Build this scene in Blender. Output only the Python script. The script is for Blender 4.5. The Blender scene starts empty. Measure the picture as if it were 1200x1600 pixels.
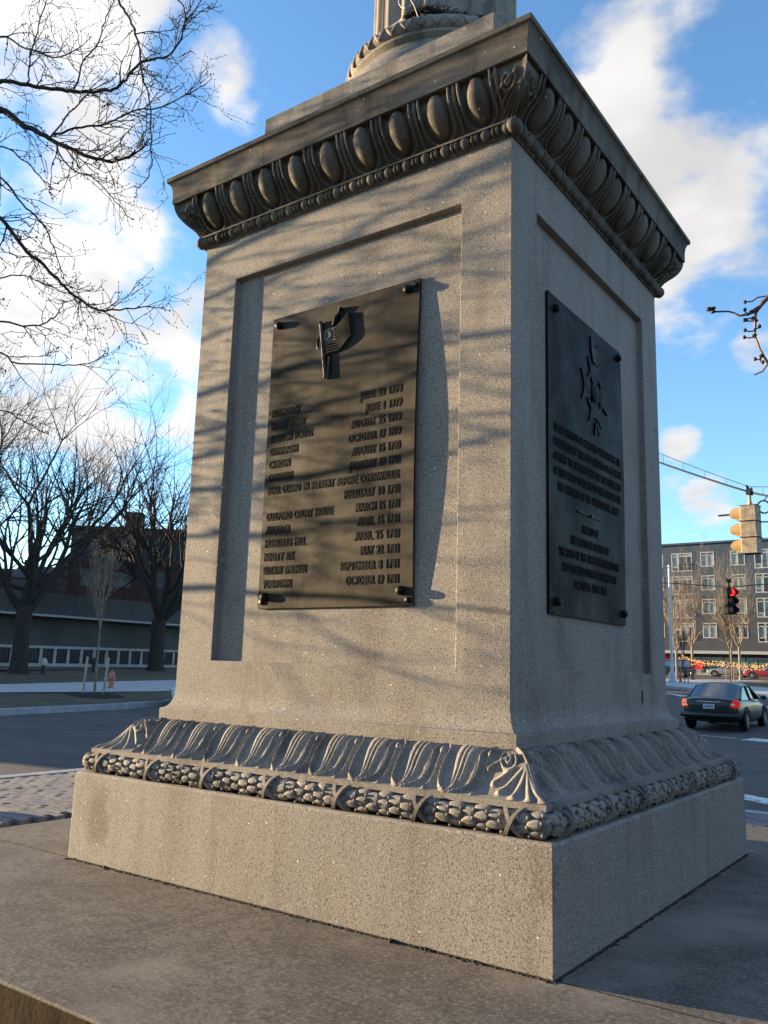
import bpy, bmesh, math, random
import numpy as np
from mathutils import Vector, Matrix, noise

R = math.radians
scene = bpy.context.scene
COL = scene.collection

# ------------------------------------------------------------------ camera
CAM = np.array([3.1650, -5.0266, 1.2154])
YAW, PITCH, ROLL = R(-35.7567), R(10.4388), R(1.7300)
FPX = 1323.95                                   # focal length in pixels of a 1200 px wide frame
_f = np.array([math.sin(YAW) * math.cos(PITCH), math.cos(YAW) * math.cos(PITCH), math.sin(PITCH)])
_r = np.array([math.cos(YAW), -math.sin(YAW), 0.0])
_u = np.cross(_r, _f)
_right = math.cos(ROLL) * _r + math.sin(ROLL) * _u
_up = -math.sin(ROLL) * _r + math.cos(ROLL) * _u
cd = bpy.data.cameras.new('camera')
cam = bpy.data.objects.new('camera', cd)
COL.objects.link(cam)
cam.matrix_world = Matrix(((_right[0], _up[0], -_f[0], CAM[0]), (_right[1], _up[1], -_f[1], CAM[1]),
                           (_right[2], _up[2], -_f[2], CAM[2]), (0, 0, 0, 1)))
cd.sensor_fit = 'HORIZONTAL'
cd.sensor_width = 36.0
cd.lens = 36.0 * FPX / 1200.0
cd.clip_start = 0.05
cd.clip_end = 6000
scene.camera = cam


def ray(px, py):
    return (px - 600) / FPX * _right - (py - 800) / FPX * _up + _f


def at(px, py, dist):
    """World point seen at a photograph pixel, at a horizontal distance from the camera."""
    d = ray(px, py)
    return Vector(CAM + d * dist / math.hypot(d[0], d[1]))


# ------------------------------------------------------------------ light
SUN_EL, SUN_AZ = R(7.5), R(11.0)                # low sun raking along the front face from the left
SUN = Vector((-math.cos(SUN_AZ) * math.cos(SUN_EL), -math.sin(SUN_AZ) * math.cos(SUN_EL), math.sin(SUN_EL)))
world = bpy.data.worlds.new('World')
scene.world = world
world.use_nodes = True
wn, wl = world.node_tree.nodes, world.node_tree.links
wn.clear()


def wnode(t, **kw):
    n = wn.new(t)
    for k, v in kw.items():
        setattr(n, k, v)
    return n


def wmath(op, a, b=None, clamp=False):
    n = wnode('ShaderNodeMath', operation=op, use_clamp=clamp)
    for i, v in enumerate((a, b)):
        if v is None:
            continue
        if isinstance(v, (int, float)):
            n.inputs[i].default_value = v
        else:
            wl.new(v, n.inputs[i])
    return n.outputs[0]


sky = wnode('ShaderNodeTexSky', sky_type='NISHITA')
sky.sun_disc = False
sky.sun_elevation = SUN_EL
sky.sun_rotation = math.atan2(SUN.x, SUN.y)
sky.altitude = 50
sky.air_density = 1.0
sky.dust_density = 0.0
sky.ozone_density = 3.2
tc = wnode('ShaderNodeTexCoord')
sep = wnode('ShaderNodeSeparateXYZ')
wl.new(tc.outputs['Generated'], sep.inputs[0])
zc = wmath('MAXIMUM', sep.outputs[2], 0.0)
den = wmath('ADD', zc, 0.30)
comb = wnode('ShaderNodeCombineXYZ')
wl.new(wmath('DIVIDE', sep.outputs[0], den), comb.inputs[0])
wl.new(wmath('DIVIDE', sep.outputs[1], den), comb.inputs[1])
nz = wnode('ShaderNodeTexNoise')
nz.inputs['Scale'].default_value = 3.4
nz.inputs['Detail'].default_value = 8
nz.inputs['Roughness'].default_value = 0.6
nz.inputs['Distortion'].default_value = 0.0
mp = wnode('ShaderNodeMapping')
mp.inputs['Location'].default_value = (3.1, 1.7, 0.4)
wl.new(comb.outputs[0], mp.inputs[0])
wl.new(mp.outputs[0], nz.inputs['Vector'])
dens = wmath('MULTIPLY', nz.outputs['Fac'], 2.9)
dens = wmath('SUBTRACT', dens, 0.97)
# cloud banks and clear gaps, each a soft patch of sky around one direction
CLOUDS = [(60, 320, 6, .26), (130, 500, 5, .26), (30, 40, 5, .24), (230, 40, 4, .22), (60, 620, 6, .26), (-350, 350, 24, .12),
          (250, 680, 4.5, .34), (350, 90, 1.8, .36), (362, 190, 1.5, .30), (185, 300, 4, .28), (290, 480, 3, .28),
          (930, 120, 3.2, .42), (980, 200, 3.6, .34), (1040, 330, 4.2, .30), (1085, 440, 4.2, .28), (1190, 545, 1.5, .40),
          (1105, 785, 1.5, .46), (1065, 690, 1.2, .40), (1050, 10, 2.2, .26), (1190, 200, 3, .20),
          (520, 130, 9, -.34), (850, 10, 4, -.30), (1140, 120, 3.5, -.20), (1130, 620, 7, -.26), (150, 375, 2.2, -.40),
          (110, 170, 3.2, -.30), (215, 600, 2.4, -.50), (225, 470, 1.8, -.34), (285, 270, 3.0, -.40), (20, 790, 4, -.30),
          (260, 800, 4, -.25), (400, 330, 2.5, -.3), (290, 90, 2.2, -.30)]
for (px, py, rad, wgt) in CLOUDS:
    d = Vector(ray(px, py)).normalized()
    dp = wnode('ShaderNodeVectorMath', operation='DOT_PRODUCT')
    wl.new(tc.outputs['Generated'], dp.inputs[0])
    dp.inputs[1].default_value = d
    mr = wnode('ShaderNodeMapRange', interpolation_type='SMOOTHERSTEP')
    mr.inputs['From Min'].default_value = math.cos(R(rad * 1.5))
    mr.inputs['From Max'].default_value = 1.0
    mr.inputs['To Max'].default_value = wgt
    wl.new(dp.outputs['Value'], mr.inputs['Value'])
    dens = wmath('ADD', dens, mr.outputs[0])
cov = wnode('ShaderNodeMapRange', interpolation_type='SMOOTHSTEP')
cov.inputs['From Min'].default_value = 0.50
cov.inputs['From Max'].default_value = 1.02
above = wnode('ShaderNodeMapRange', interpolation_type='SMOOTHSTEP')
above.inputs['From Max'].default_value = 0.06
wl.new(sep.outputs[2], above.inputs['Value'])
wl.new(wmath('MULTIPLY', dens, above.outputs[0]), cov.inputs['Value'])
# clouds are brighter towards the sun, greyer where thick
sd = wnode('ShaderNodeVectorMath', operation='DOT_PRODUCT')
wl.new(tc.outputs['Generated'], sd.inputs[0])
sd.inputs[1].default_value = SUN
glow = wnode('ShaderNodeMapRange', interpolation_type='SMOOTHSTEP')
glow.inputs['From Min'].default_value = 0.05
glow.inputs['From Max'].default_value = 0.85
glow.inputs['To Min'].default_value = 1.12
glow.inputs['To Max'].default_value = 1.38
wl.new(sd.outputs['Value'], glow.inputs['Value'])
nz2 = wnode('ShaderNodeTexNoise')
nz2.inputs['Scale'].default_value = 5.0
nz2.inputs['Detail'].default_value = 3
wl.new(mp.outputs[0], nz2.inputs['Vector'])
thick = wnode('ShaderNodeMapRange', interpolation_type='SMOOTHSTEP')
thick.inputs['From Min'].default_value = 0.38
thick.inputs['From Max'].default_value = 0.66
thick.inputs['To Min'].default_value = 1.08
thick.inputs['To Max'].default_value = 0.84
wl.new(nz2.outputs['Fac'], thick.inputs['Value'])
cb = wmath('MULTIPLY', glow.outputs[0], thick.outputs[0])
ccol = wnode('ShaderNodeVectorMath', operation='SCALE')
CLOUD_LEVEL = 1.6
ccol.inputs[0].default_value = (CLOUD_LEVEL, CLOUD_LEVEL * 0.985, CLOUD_LEVEL * 0.98)
wl.new(cb, ccol.inputs['Scale'])
mix = wnode('ShaderNodeMix', data_type='RGBA')
wl.new(cov.outputs[0], mix.inputs['Factor'])
wl.new(sky.outputs[0], mix.inputs['A'])
wl.new(ccol.outputs[0], mix.inputs['B'])
bg = wnode('ShaderNodeBackground')
bg.inputs['Strength'].default_value = 0.130
wl.new(mix.outputs['Result'], bg.inputs['Color'])
world.cycles.sampling_method = 'MANUAL'
world.cycles.sample_map_resolution = 512
wo = wnode('ShaderNodeOutputWorld')
wl.new(bg.outputs[0], wo.inputs['Surface'])

sl = bpy.data.lights.new('sun', 'SUN')
sl.energy = 5.0
sl.angle = R(0.42)
sl.color = (1.0, 0.76, 0.46)
so = bpy.data.objects.new('sun', sl)
COL.objects.link(so)
so.rotation_euler = (-SUN).to_track_quat('-Z', 'Y').to_euler()

vs = scene.view_settings
vs.view_transform = 'Standard'
vs.look = 'None'
vs.gamma = 1.0
vs.use_curve_mapping = False
vs.exposure = 1.9
scene.render.engine = 'CYCLES'
scene.cycles.use_denoising = True
scene.cycles.max_bounces = 5
scene.cycles.diffuse_bounces = 2
scene.cycles.glossy_bounces = 2
scene.cycles.adaptive_threshold = 0.02
scene.cycles.transparent_max_bounces = 6


# ------------------------------------------------------------------ mesh helpers
class MB:
    """Collects shapes into one mesh."""

    def __init__(self):
        self.v, self.f, self.mi = [], [], []

    def add(self, vs, fs, mi=0):
        o = len(self.v)
        self.v += [tuple(p) for p in vs]
        self.f += [tuple(i + o for i in q) for q in fs]
        self.mi += [mi] * len(fs)
        return self

    def box(self, x0, x1, y0, y1, z0, z1, mi=0):
        return self.add([(x0, y0, z0), (x1, y0, z0), (x1, y1, z0), (x0, y1, z0), (x0, y0, z1), (x1, y0, z1), (x1, y1, z1), (x0, y1, z1)],
                        [(0, 3, 2, 1), (4, 5, 6, 7), (0, 1, 5, 4), (1, 2, 6, 5), (2, 3, 7, 6), (3, 0, 4, 7)], mi)

    def obox(self, c, ax, ay, az, hx, hy, hz, mi=0):
        c, ax, ay, az = Vector(c), Vector(ax), Vector(ay), Vector(az)
        vs = [c + ax * sx * hx + ay * sy * hy + az * sz * hz for sz in (-1, 1) for sx, sy in ((-1, -1), (1, -1), (1, 1), (-1, 1))]
        return self.add(vs, [(0, 3, 2, 1), (4, 5, 6, 7), (0, 1, 5, 4), (1, 2, 6, 5), (2, 3, 7, 6), (3, 0, 4, 7)], mi)

    def bar(self, p, q, w, h, mi=0, up=(0, 0, 1)):
        p, q = Vector(p), Vector(q)
        d = (q - p)
        L = d.length
        d.normalize()
        upv = Vector(up)
        if abs(d.dot(upv)) > 0.99:
            upv = Vector((1, 0, 0))
        s = d.cross(upv).normalized()
        t = s.cross(d)
        return self.obox((p + q) / 2, d, s, t, L / 2, w / 2, h / 2, mi)

    def tube(self, pts, rad, n=6, mi=0, cap=True):
        pts = [Vector(p) for p in pts]
        if isinstance(rad, (int, float)):
            rad = [rad] * len(pts)
        vs, fs = [], []
        ref = Vector((0.31, 0.17, 0.93)).normalized()
        for i, p in enumerate(pts):
            d = (pts[min(i + 1, len(pts) - 1)] - pts[max(i - 1, 0)])
            if d.length < 1e-9:
                d = Vector((0, 0, 1))
            d.normalize()
            if i == 0:
                if abs(d.dot(ref)) > 0.95:
                    ref = Vector((1, 0, 0))
                s = d.cross(ref).normalized()
            else:
                s = s - d * s.dot(d)
                s = s.normalized() if s.length > 1e-6 else d.cross(Vector((1, 0, 0))).normalized()
            t = d.cross(s)
            for k in range(n):
                a = 2 * math.pi * k / n
                vs.append(p + (s * math.cos(a) + t * math.sin(a)) * rad[i])
        for i in range(len(pts) - 1):
            for k in range(n):
                a, b = i * n + k, i * n + (k + 1) % n
                fs.append((a, b, b + n, a + n))
        if cap:
            fs.append(tuple(range(n - 1, -1, -1)))
            fs.append(tuple(range((len(pts) - 1) * n, len(pts) * n)))
        return self.add(vs, fs, mi)

    def lathe(self, prof, n=24, c=(0, 0, 0), mi=0, axis='z'):
        vs, fs = [], []
        for (r, z) in prof:
            for k in range(n):
                a = 2 * math.pi * k / n
                x, y = r * math.cos(a), r * math.sin(a)
                p = (x, y, z) if axis == 'z' else ((x, z, y) if axis == 'y' else (z, x, y))
                vs.append((p[0] + c[0], p[1] + c[1], p[2] + c[2]))
        for i in range(len(prof) - 1):
            for k in range(n):
                a, b = i * n + k, i * n + (k + 1) % n
                fs.append((a, b, b + n, a + n))
        fs.append(tuple(range(n - 1, -1, -1)))
        fs.append(tuple(range((len(prof) - 1) * n, len(prof) * n)))
        return self.add(vs, fs, mi)

    def sphere(self, c, r, n=8, m=6, sc=(1, 1, 1), mi=0):
        vs, fs = [(c[0], c[1], c[2] - r * sc[2])], []
        for j in range(1, m):
            b = math.pi * j / m
            for k in range(n):
                a = 2 * math.pi * k / n
                vs.append((c[0] + r * sc[0] * math.sin(b) * math.cos(a), c[1] + r * sc[1] * math.sin(b) * math.sin(a), c[2] - r * sc[2] * math.cos(b)))
        vs.append((c[0], c[1], c[2] + r * sc[2]))
        for k in range(n):
            fs.append((0, 1 + (k + 1) % n, 1 + k))
            fs.append((len(vs) - 1, 1 + (m - 2) * n + k, 1 + (m - 2) * n + (k + 1) % n))
        for j in range(m - 2):
            for k in range(n):
                a, b = 1 + j * n + k, 1 + j * n + (k + 1) % n
                fs.append((a, b, b + n, a + n))
        return self.add(vs, fs, mi)

    def grid(self, fn, nu, nv, mi=0, flip=False):
        vs = [fn(i / nu, j / nv) for j in range(nv + 1) for i in range(nu + 1)]
        fs = []
        for j in range(nv):
            for i in range(nu):
                a = j * (nu + 1) + i
                q = (a, a + 1, a + nu + 2, a + nu + 1)
                fs.append(q[::-1] if flip else q)
        return self.add(vs, fs, mi)

    def prism(self, poly, fn0, fn1, mi=0):
        """Closed prism over a 2-D polygon, fn0/fn1 map (x, y) to the lower and upper sheet."""
        n = len(poly)
        vs = [fn0(x, y) for x, y in poly] + [fn1(x, y) for x, y in poly]
        fs = [tuple(range(n - 1, -1, -1)), tuple(range(n, 2 * n))] + [(i, (i + 1) % n, n + (i + 1) % n, n + i) for i in range(n)]
        return self.add(vs, fs, mi)

    def square_ring(self, prof, mi=0, cap=True):
        """Mitred square moulding: prof is a list of (half width, height) from bottom to top."""
        vs, fs = [], []
        for a, z in prof:
            vs += [(-a, -a, z), (a, -a, z), (a, a, z), (-a, a, z)]
        for i in range(len(prof) - 1):
            for k in range(4):
                p, q = i * 4 + k, i * 4 + (k + 1) % 4
                fs.append((p, q, q + 4, p + 4))
        if cap:
            fs.append((3, 2, 1, 0))
            n = (len(prof) - 1) * 4
            fs.append((n, n + 1, n + 2, n + 3))
        return self.add(vs, fs, mi)

    def mesh(self, name, mats, smooth=None):
        me = bpy.data.meshes.new(name)
        me.from_pydata(self.v, [], self.f)
        for m in (mats if isinstance(mats, (list, tuple)) else [mats]):
            me.materials.append(m)
        if any(self.mi):
            me.polygons.foreach_set('material_index', self.mi)
        if smooth is not None:
            me.polygons.foreach_set('use_smooth', [True] * len(me.polygons))
            if smooth < 180:
                me.set_sharp_from_angle(angle=R(smooth))
        me.update()
        return me

    def build(self, name, mats, parent=None, smooth=None, bevel=None, loc=None, rz=0.0):
        o = bpy.data.objects.new(name, self.mesh(name, mats, smooth))
        COL.objects.link(o)
        o.parent = parent
        if loc is not None:
            o.location = loc
        o.rotation_euler.z = rz
        if bevel:
            b = o.modifiers.new('bevel', 'BEVEL')
            b.width = bevel
            b.segments = 2
            b.limit_method = 'ANGLE'
            b.angle_limit = R(40)
        return o


def tag(o, label, cat, group=None):
    o['label'] = label
    o['category'] = cat
    if group:
        o['group'] = group
    return o


def struct(o):
    o['kind'] = 'structure'
    return o


def stuff(o):
    o['kind'] = 'stuff'
    return o


def empty(name, loc=(0, 0, 0), rz=0.0):
    o = bpy.data.objects.new(name, None)
    COL.objects.link(o)
    o.location = loc
    o.rotation_euler.z = rz
    o.empty_display_size = 0.2
    return o


def inst(name, me, parent, loc=(0, 0, 0), rot=(0, 0, 0), sc=(1, 1, 1)):
    o = bpy.data.objects.new(name, me)
    COL.objects.link(o)
    o.parent = parent
    o.location = loc
    o.rotation_euler = rot
    o.scale = sc
    return o


def smooth01(a, b, x):
    t = min(1.0, max(0.0, (x - a) / (b - a)))
    return t * t * (3 - 2 * t)


# ------------------------------------------------------------------ materials
def new_mat(name):
    m = bpy.data.materials.new(name)
    m.use_nodes = True
    m.node_tree.nodes.clear()
    return m


class NT:
    def __init__(self, name, rough=0.8, metallic=0.0, spec=0.3):
        self.m = new_mat(name)
        self.n, self.l = self.m.node_tree.nodes, self.m.node_tree.links
        self.p = self.n.new('ShaderNodeBsdfPrincipled')
        o = self.n.new('ShaderNodeOutputMaterial')
        self.l.new(self.p.outputs[0], o.inputs['Surface'])
        self.p.inputs['Roughness'].default_value = rough
        self.p.inputs['Metallic'].default_value = metallic
        self.p.inputs['Specular IOR Level'].default_value = spec
        self.geo = self.n.new('ShaderNodeNewGeometry')
        self.tc = self.n.new('ShaderNodeTexCoord')

    def setin(self, sock, v):
        if hasattr(v, 'is_linked') or isinstance(v, bpy.types.NodeSocket):
            self.l.new(v, sock)
        else:
            sock.default_value = v

    def pos(self, scale=(1, 1, 1), obj=False, rot=(0, 0, 0)):
        mp = self.n.new('ShaderNodeMapping')
        mp.inputs['Scale'].default_value = scale
        mp.inputs['Rotation'].default_value = rot
        self.l.new(self.tc.outputs['Object'] if obj else self.geo.outputs['Position'], mp.inputs[0])
        return mp.outputs[0]

    def noise(self, scale, detail=4, rough=0.55, vec=None, dist=0.0):
        t = self.n.new('ShaderNodeTexNoise')
        t.inputs['Scale'].default_value = scale
        t.inputs['Detail'].default_value = detail
        t.inputs['Roughness'].default_value = rough
        t.inputs['Distortion'].default_value = dist
        self.l.new(vec if vec is not None else self.geo.outputs['Position'], t.inputs['Vector'])
        return t.outputs['Fac']

    def voro(self, scale, vec=None, feature='F1', out='Distance', rnd=1.0):
        t = self.n.new('ShaderNodeTexVoronoi')
        t.feature = feature
        t.inputs['Scale'].default_value = scale
        t.inputs['Randomness'].default_value = rnd
        self.l.new(vec if vec is not None else self.geo.outputs['Position'], t.inputs['Vector'])
        return t.outputs[out]

    def ramp(self, v, a, b, lo=0.0, hi=1.0, smooth=True):
        t = self.n.new('ShaderNodeMapRange')
        t.interpolation_type = 'SMOOTHSTEP' if smooth else 'LINEAR'
        self.l.new(v, t.inputs['Value'])
        for k, x in zip(('From Min', 'From Max', 'To Min', 'To Max'), (a, b, lo, hi)):
            t.inputs[k].default_value = x
        return t.outputs[0]

    def math(self, op, a, b=0.0):
        t = self.n.new('ShaderNodeMath')
        t.operation = op
        self.setin(t.inputs[0], a)
        self.setin(t.inputs[1], b)
        return t.outputs[0]

    def mix(self, fac, a, b, mode='MIX'):
        t = self.n.new('ShaderNodeMix')
        t.data_type = 'RGBA'
        t.blend_type = mode
        for s, v in ((t.inputs['Factor'], fac), (t.inputs['A'], a), (t.inputs['B'], b)):
            if isinstance(v, tuple):
                v = (v[0], v[1], v[2], 1.0)
            self.setin(s, v)
        return t.outputs['Result']

    def color(self, v):
        if isinstance(v, tuple):
            v = (v[0], v[1], v[2], 1.0)
        self.setin(self.p.inputs['Base Color'], v)
        return self

    def bump(self, h, strength=0.4, dist=0.01):
        b = self.n.new('ShaderNodeBump')
        b.inputs['Strength'].default_value = strength
        b.inputs['Distance'].default_value = dist
        self.l.new(h, b.inputs['Height'])
        self.l.new(b.outputs[0], self.p.inputs['Normal'])
        return self


def granite(name, base, dirt, dirt_amt=0.35, dark=(0.06, 0.055, 0.05), streak=True, vary=0.12, speck=1.0, stain=None, spark_on=True, mottle=0.0):
    t = NT(name, rough=0.78, spec=0.25)
    big = t.noise(1.3, 3, 0.6)
    st = t.noise(1.0, 3, 0.6, vec=t.pos((5.0, 5.0, 0.55)))
    col = t.mix(t.ramp(big, 0.35, 0.7), base, tuple(c * (1 - vary) for c in base))
    if streak:
        f = t.math('MULTIPLY', t.ramp(st, 0.46, 0.72), dirt_amt)
        col = t.mix(f, col, dirt)
    patch = t.noise(2.7, 5, 0.65)
    col = t.mix(t.math('MULTIPLY', t.ramp(patch, 0.52, 0.74), dirt_amt), col, dirt)
    if stain:
        vd = t.n.new('ShaderNodeVectorMath')
        vd.operation = 'DISTANCE'
        t.l.new(t.pos((1.5, 1.0, 1.0)), vd.inputs[0])
        vd.inputs[1].default_value = (stain[0] * 1.5, stain[1], stain[2])
        sn = t.math('ADD', vd.outputs['Value'], t.math('MULTIPLY', t.noise(7, 5, 0.65), 0.30))
        col = t.mix(t.ramp(sn, 0.37, 0.24, 0, 0.62), col, (0.10, 0.07, 0.045))
    # mineral grain: dark mica, pale feldspar, rare bright quartz
    g1 = t.noise(125, 2, 0.75)
    col = t.mix(t.ramp(g1, 0.51, 0.64, 0, 0.85 * speck), col, dark)
    g2 = t.noise(100, 2, 0.6, vec=t.pos((1, 1, 1), rot=(0.4, 0.9, 0.2)))
    col = t.mix(t.ramp(g2, 0.56, 0.70, 0, 0.6 * speck), col, tuple(min(0.85, c * 1.6) for c in base))
    vn = t.n.new('ShaderNodeTexVoronoi')
    vn.inputs['Scale'].default_value = 40
    t.l.new(t.geo.outputs['Position'], vn.inputs['Vector'])
    q, qc = vn.outputs['Distance'], vn.outputs['Color']
    sepc = t.n.new('ShaderNodeSeparateColor')
    t.l.new(qc, sepc.inputs[0])
    spark = t.math('MULTIPLY', t.ramp(q, 0.22, 0.10), t.ramp(sepc.outputs[0], 0.965, 0.975))
    if spark_on:
        col = t.mix(spark, col, (0.85, 0.82, 0.75))
    if mottle:
        m1 = t.noise(11, 7, 0.78)
        col = t.mix(t.ramp(m1, 0.44, 0.60, 0, mottle), col, tuple(c * 0.40 for c in base))
        m3 = t.noise(48, 3, 0.7)
        col = t.mix(t.ramp(m3, 0.50, 0.64, 0, 0.7), col, tuple(c * 0.35 for c in base))
        col = t.mix(t.ramp(m3, 0.46, 0.34, 0, 0.5), col, tuple(c * 1.7 for c in base))
        m2 = t.noise(0.75, 4, 0.6)
        col = t.mix(t.ramp(m2, 0.5, 0.72, 0, mottle), col, tuple(c * 1.55 for c in base))
    t.color(col)
    h = t.math('ADD', t.math('MULTIPLY', g1, 0.5), t.math('MULTIPLY', t.noise(30, 3, 0.65), 0.35))
    t.bump(h, 0.5, 0.004)
    return t.m


M = {}
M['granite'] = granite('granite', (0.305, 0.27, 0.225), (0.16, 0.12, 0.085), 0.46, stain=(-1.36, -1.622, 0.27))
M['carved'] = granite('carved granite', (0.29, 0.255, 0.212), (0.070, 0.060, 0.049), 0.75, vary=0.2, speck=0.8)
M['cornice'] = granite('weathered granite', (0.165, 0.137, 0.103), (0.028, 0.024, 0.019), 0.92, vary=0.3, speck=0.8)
M['slab'] = granite('paving granite', (0.185, 0.155, 0.126), (0.075, 0.056, 0.040), 0.8, vary=0.35, streak=False, speck=0.9, spark_on=False, mottle=0.7)


def plain(name, col, rough=0.7, metallic=0.0, var=0.15, scale=6.0, bump=0.0, spec=0.3, bscale=40, obj=False, detail=5):
    t = NT(name, rough, metallic, spec)
    v = t.pos(obj=True) if obj else None
    n = t.noise(scale, detail, 0.6, vec=v)
    t.color(t.mix(t.ramp(n, 0.3, 0.7), tuple(min(1, c * (1 + var)) for c in col), tuple(c * (1 - var) for c in col)))
    if bump:
        t.bump(t.noise(bscale, 4, 0.6, vec=v), bump, 0.01)
    return t.m


def glow_mat(name, col, strength):
    m = new_mat(name)
    n, l = m.node_tree.nodes, m.node_tree.links
    e = n.new('ShaderNodeEmission')
    e.inputs[0].default_value = (*col, 1)
    e.inputs[1].default_value = strength
    o = n.new('ShaderNodeOutputMaterial')
    l.new(e.outputs[0], o.inputs['Surface'])
    return m


def bronze(name, a, b, rough):
    t = NT(name, rough, 0.45, 0.25)
    n = t.noise(3.0, 6, 0.65, dist=0.6)
    st = t.noise(1.0, 4, 0.6, vec=t.pos((22, 22, 1.3)))
    col = t.mix(t.ramp(n, 0.35, 0.68), a, b)
    col = t.mix(t.ramp(st, 0.5, 0.75, 0, 0.35), col, tuple(c * 1.5 for c in a))
    t.color(col)
    t.l.new(t.ramp(n, 0.3, 0.7, rough - 0.08, rough + 0.1), t.p.inputs['Roughness'])
    t.bump(t.noise(55, 3, 0.6), 0.12, 0.004)
    return t.m


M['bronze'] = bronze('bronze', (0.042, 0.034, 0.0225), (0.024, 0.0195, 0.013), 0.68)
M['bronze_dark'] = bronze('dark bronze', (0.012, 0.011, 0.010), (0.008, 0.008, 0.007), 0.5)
M['bronze_shade'] = bronze('shade-darkened bronze', (0.020, 0.017, 0.014), (0.013, 0.011, 0.009), 0.62)  # darker copy of the bronze, the side plaque's shade put into its colour
M['bronze_relief'] = bronze('relief bronze', (0.075, 0.062, 0.046), (0.045, 0.038, 0.028), 0.48)
t = NT('lettering bronze', 0.75, 0.0, 0.1)
t.color(t.mix(t.ramp(t.noise(30, 3), 0.3, 0.7), (0.010, 0.009, 0.008), (0.018, 0.016, 0.013)))
M['letter'] = t.m
M['dirt'] = plain('joint dirt', (0.035, 0.030, 0.022), 0.95, var=0.4, scale=30)
M['moss'] = plain('moss', (0.045, 0.05, 0.022), 0.95, var=0.4, scale=40)
M['bark'] = plain('dark bark', (0.034, 0.028, 0.023), 0.9, var=0.35, scale=9, bump=0.5, bscale=45)
M['bark_tan'] = plain('tan bark', (0.24, 0.185, 0.13), 0.9, var=0.3, scale=5, bump=0.3)
M['bark_twig'] = plain('red brown twig bark', (0.16, 0.085, 0.055), 0.6, var=0.35, scale=30, bump=0.3, bscale=120)
M['bud'] = plain('bud', (0.030, 0.022, 0.020), 0.6, var=0.3, scale=60)
M['asphalt'] = plain('asphalt', (0.078, 0.070, 0.063), 0.85, var=0.22, scale=1.1, bump=0.4, bscale=60)
M['soil'] = plain('ground', (0.11, 0.095, 0.07), 0.95, var=0.3, scale=0.4)
M['paint'] = None
t = NT('worn road paint', 0.7)
w = t.noise(14, 6, 0.7)
t.color(t.mix(t.ramp(w, 0.40, 0.50), (0.06, 0.06, 0.062), (0.72, 0.72, 0.70)))
M['paint'] = t.m
t = NT('winter lawn', 0.95)
n1, n2 = t.noise(0.9, 6, 0.65), t.noise(22, 4, 0.7)
c = t.mix(t.ramp(n1, 0.35, 0.65), (0.125, 0.098, 0.062), (0.088, 0.074, 0.046))
c = t.mix(t.ramp(n2, 0.45, 0.75, 0, 0.6), c, (0.05, 0.045, 0.028))
t.color(c)
t.bump(n2, 0.8, 0.05)
M['lawn'] = t.m
M['concrete'] = plain('pale concrete', (0.42, 0.40, 0.39), 0.85, var=0.14, scale=2.5, bump=0.2)
M['kerb'] = plain('kerb stone', (0.30, 0.30, 0.31), 0.85, var=0.18, scale=2.0, bump=0.3)
M['mulch'] = plain('mulch', (0.03, 0.022, 0.017), 0.95, var=0.4, scale=25, bump=0.8)
t = NT('paving brick', 0.85)
oi = t.n.new('ShaderNodeObjectInfo')
n1 = t.noise(9, 5, 0.6)
c = t.mix(t.ramp(n1, 0.3, 0.7), (0.25, 0.225, 0.215), (0.19, 0.175, 0.17))
c = t.mix(t.ramp(t.noise(1.6, 3), 0.35, 0.7, 0, 0.55), c, (0.155, 0.14, 0.135))
c = t.mix(t.ramp(oi.outputs['Random'], 0.0, 1.0, 0, 0.45, smooth=False), c, (0.145, 0.13, 0.128))
t.color(c)
t.bump(t.noise(90, 4, 0.6), 0.35, 0.006)
M['brick'] = t.m


# ------------------------------------------------------------------ the setting: street, island, lawns
RU, RN, K0 = Vector((-0.266, 0.964)), Vector((-0.964, -0.266)), Vector((-20.23, 8.94))
STREET = -0.46


def rq(q, s):
    """Road coordinates (distance left of the far kerb, distance along the road) to x, y."""
    p = K0 + RN * q + RU * s
    return p.x, p.y


def GZ(x, y, lawn=True):
    p = Vector((x, y))
    al = (p - Vector((CAM[0], CAM[1]))).dot(RU)
    q = (p - K0).dot(RN)
    z = STREET + 0.022 * min(110.0, max(0.0, al - 26.0))
    if lawn and q > 0:
        z += 0.055 * min(q, 22.0)
    return z


def sheet(name, mat, qs, ss, dz, lawn=True):
    b = MB()
    vs = []
    for s in ss:
        for q in qs:
            x, y = rq(q, s)
            vs.append((x, y, GZ(x, y, lawn) + dz))
    n = len(qs)
    fs = [(j * n + i, (j + 1) * n + i, (j + 1) * n + i + 1, j * n + i + 1) for j in range(len(ss) - 1) for i in range(n - 1)]
    b.add(vs, fs)
    return struct(b.build(name, mat))


def polysheet(name, mat, poly, dz, n=1):
    """Polygon in x, y laid on the terrain."""
    b = MB()
    b.add([(x, y, GZ(x, y) + dz) for x, y in poly], [tuple(range(len(poly)))])
    return b.build(name, mat)


SS = [-900, -300, -100, -40, -20, -10, -5, 0, 6.31, 10, 14, 17.5, 20, 25, 30, 40, 60, 80, 100, 116.3, 160, 300, 1500]
sheet('ground', M['soil'], [-900, -400, -150, -60, -30, 0, 5, 10, 15, 22, 60, 200, 900], SS, -0.06)
sheet('street', M['asphalt'], [-90, -60, -40, -30, -25, -20, -15, -10, -5, 0.0], [s for s in SS if -120 < s < 310], 0.0)
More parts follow.
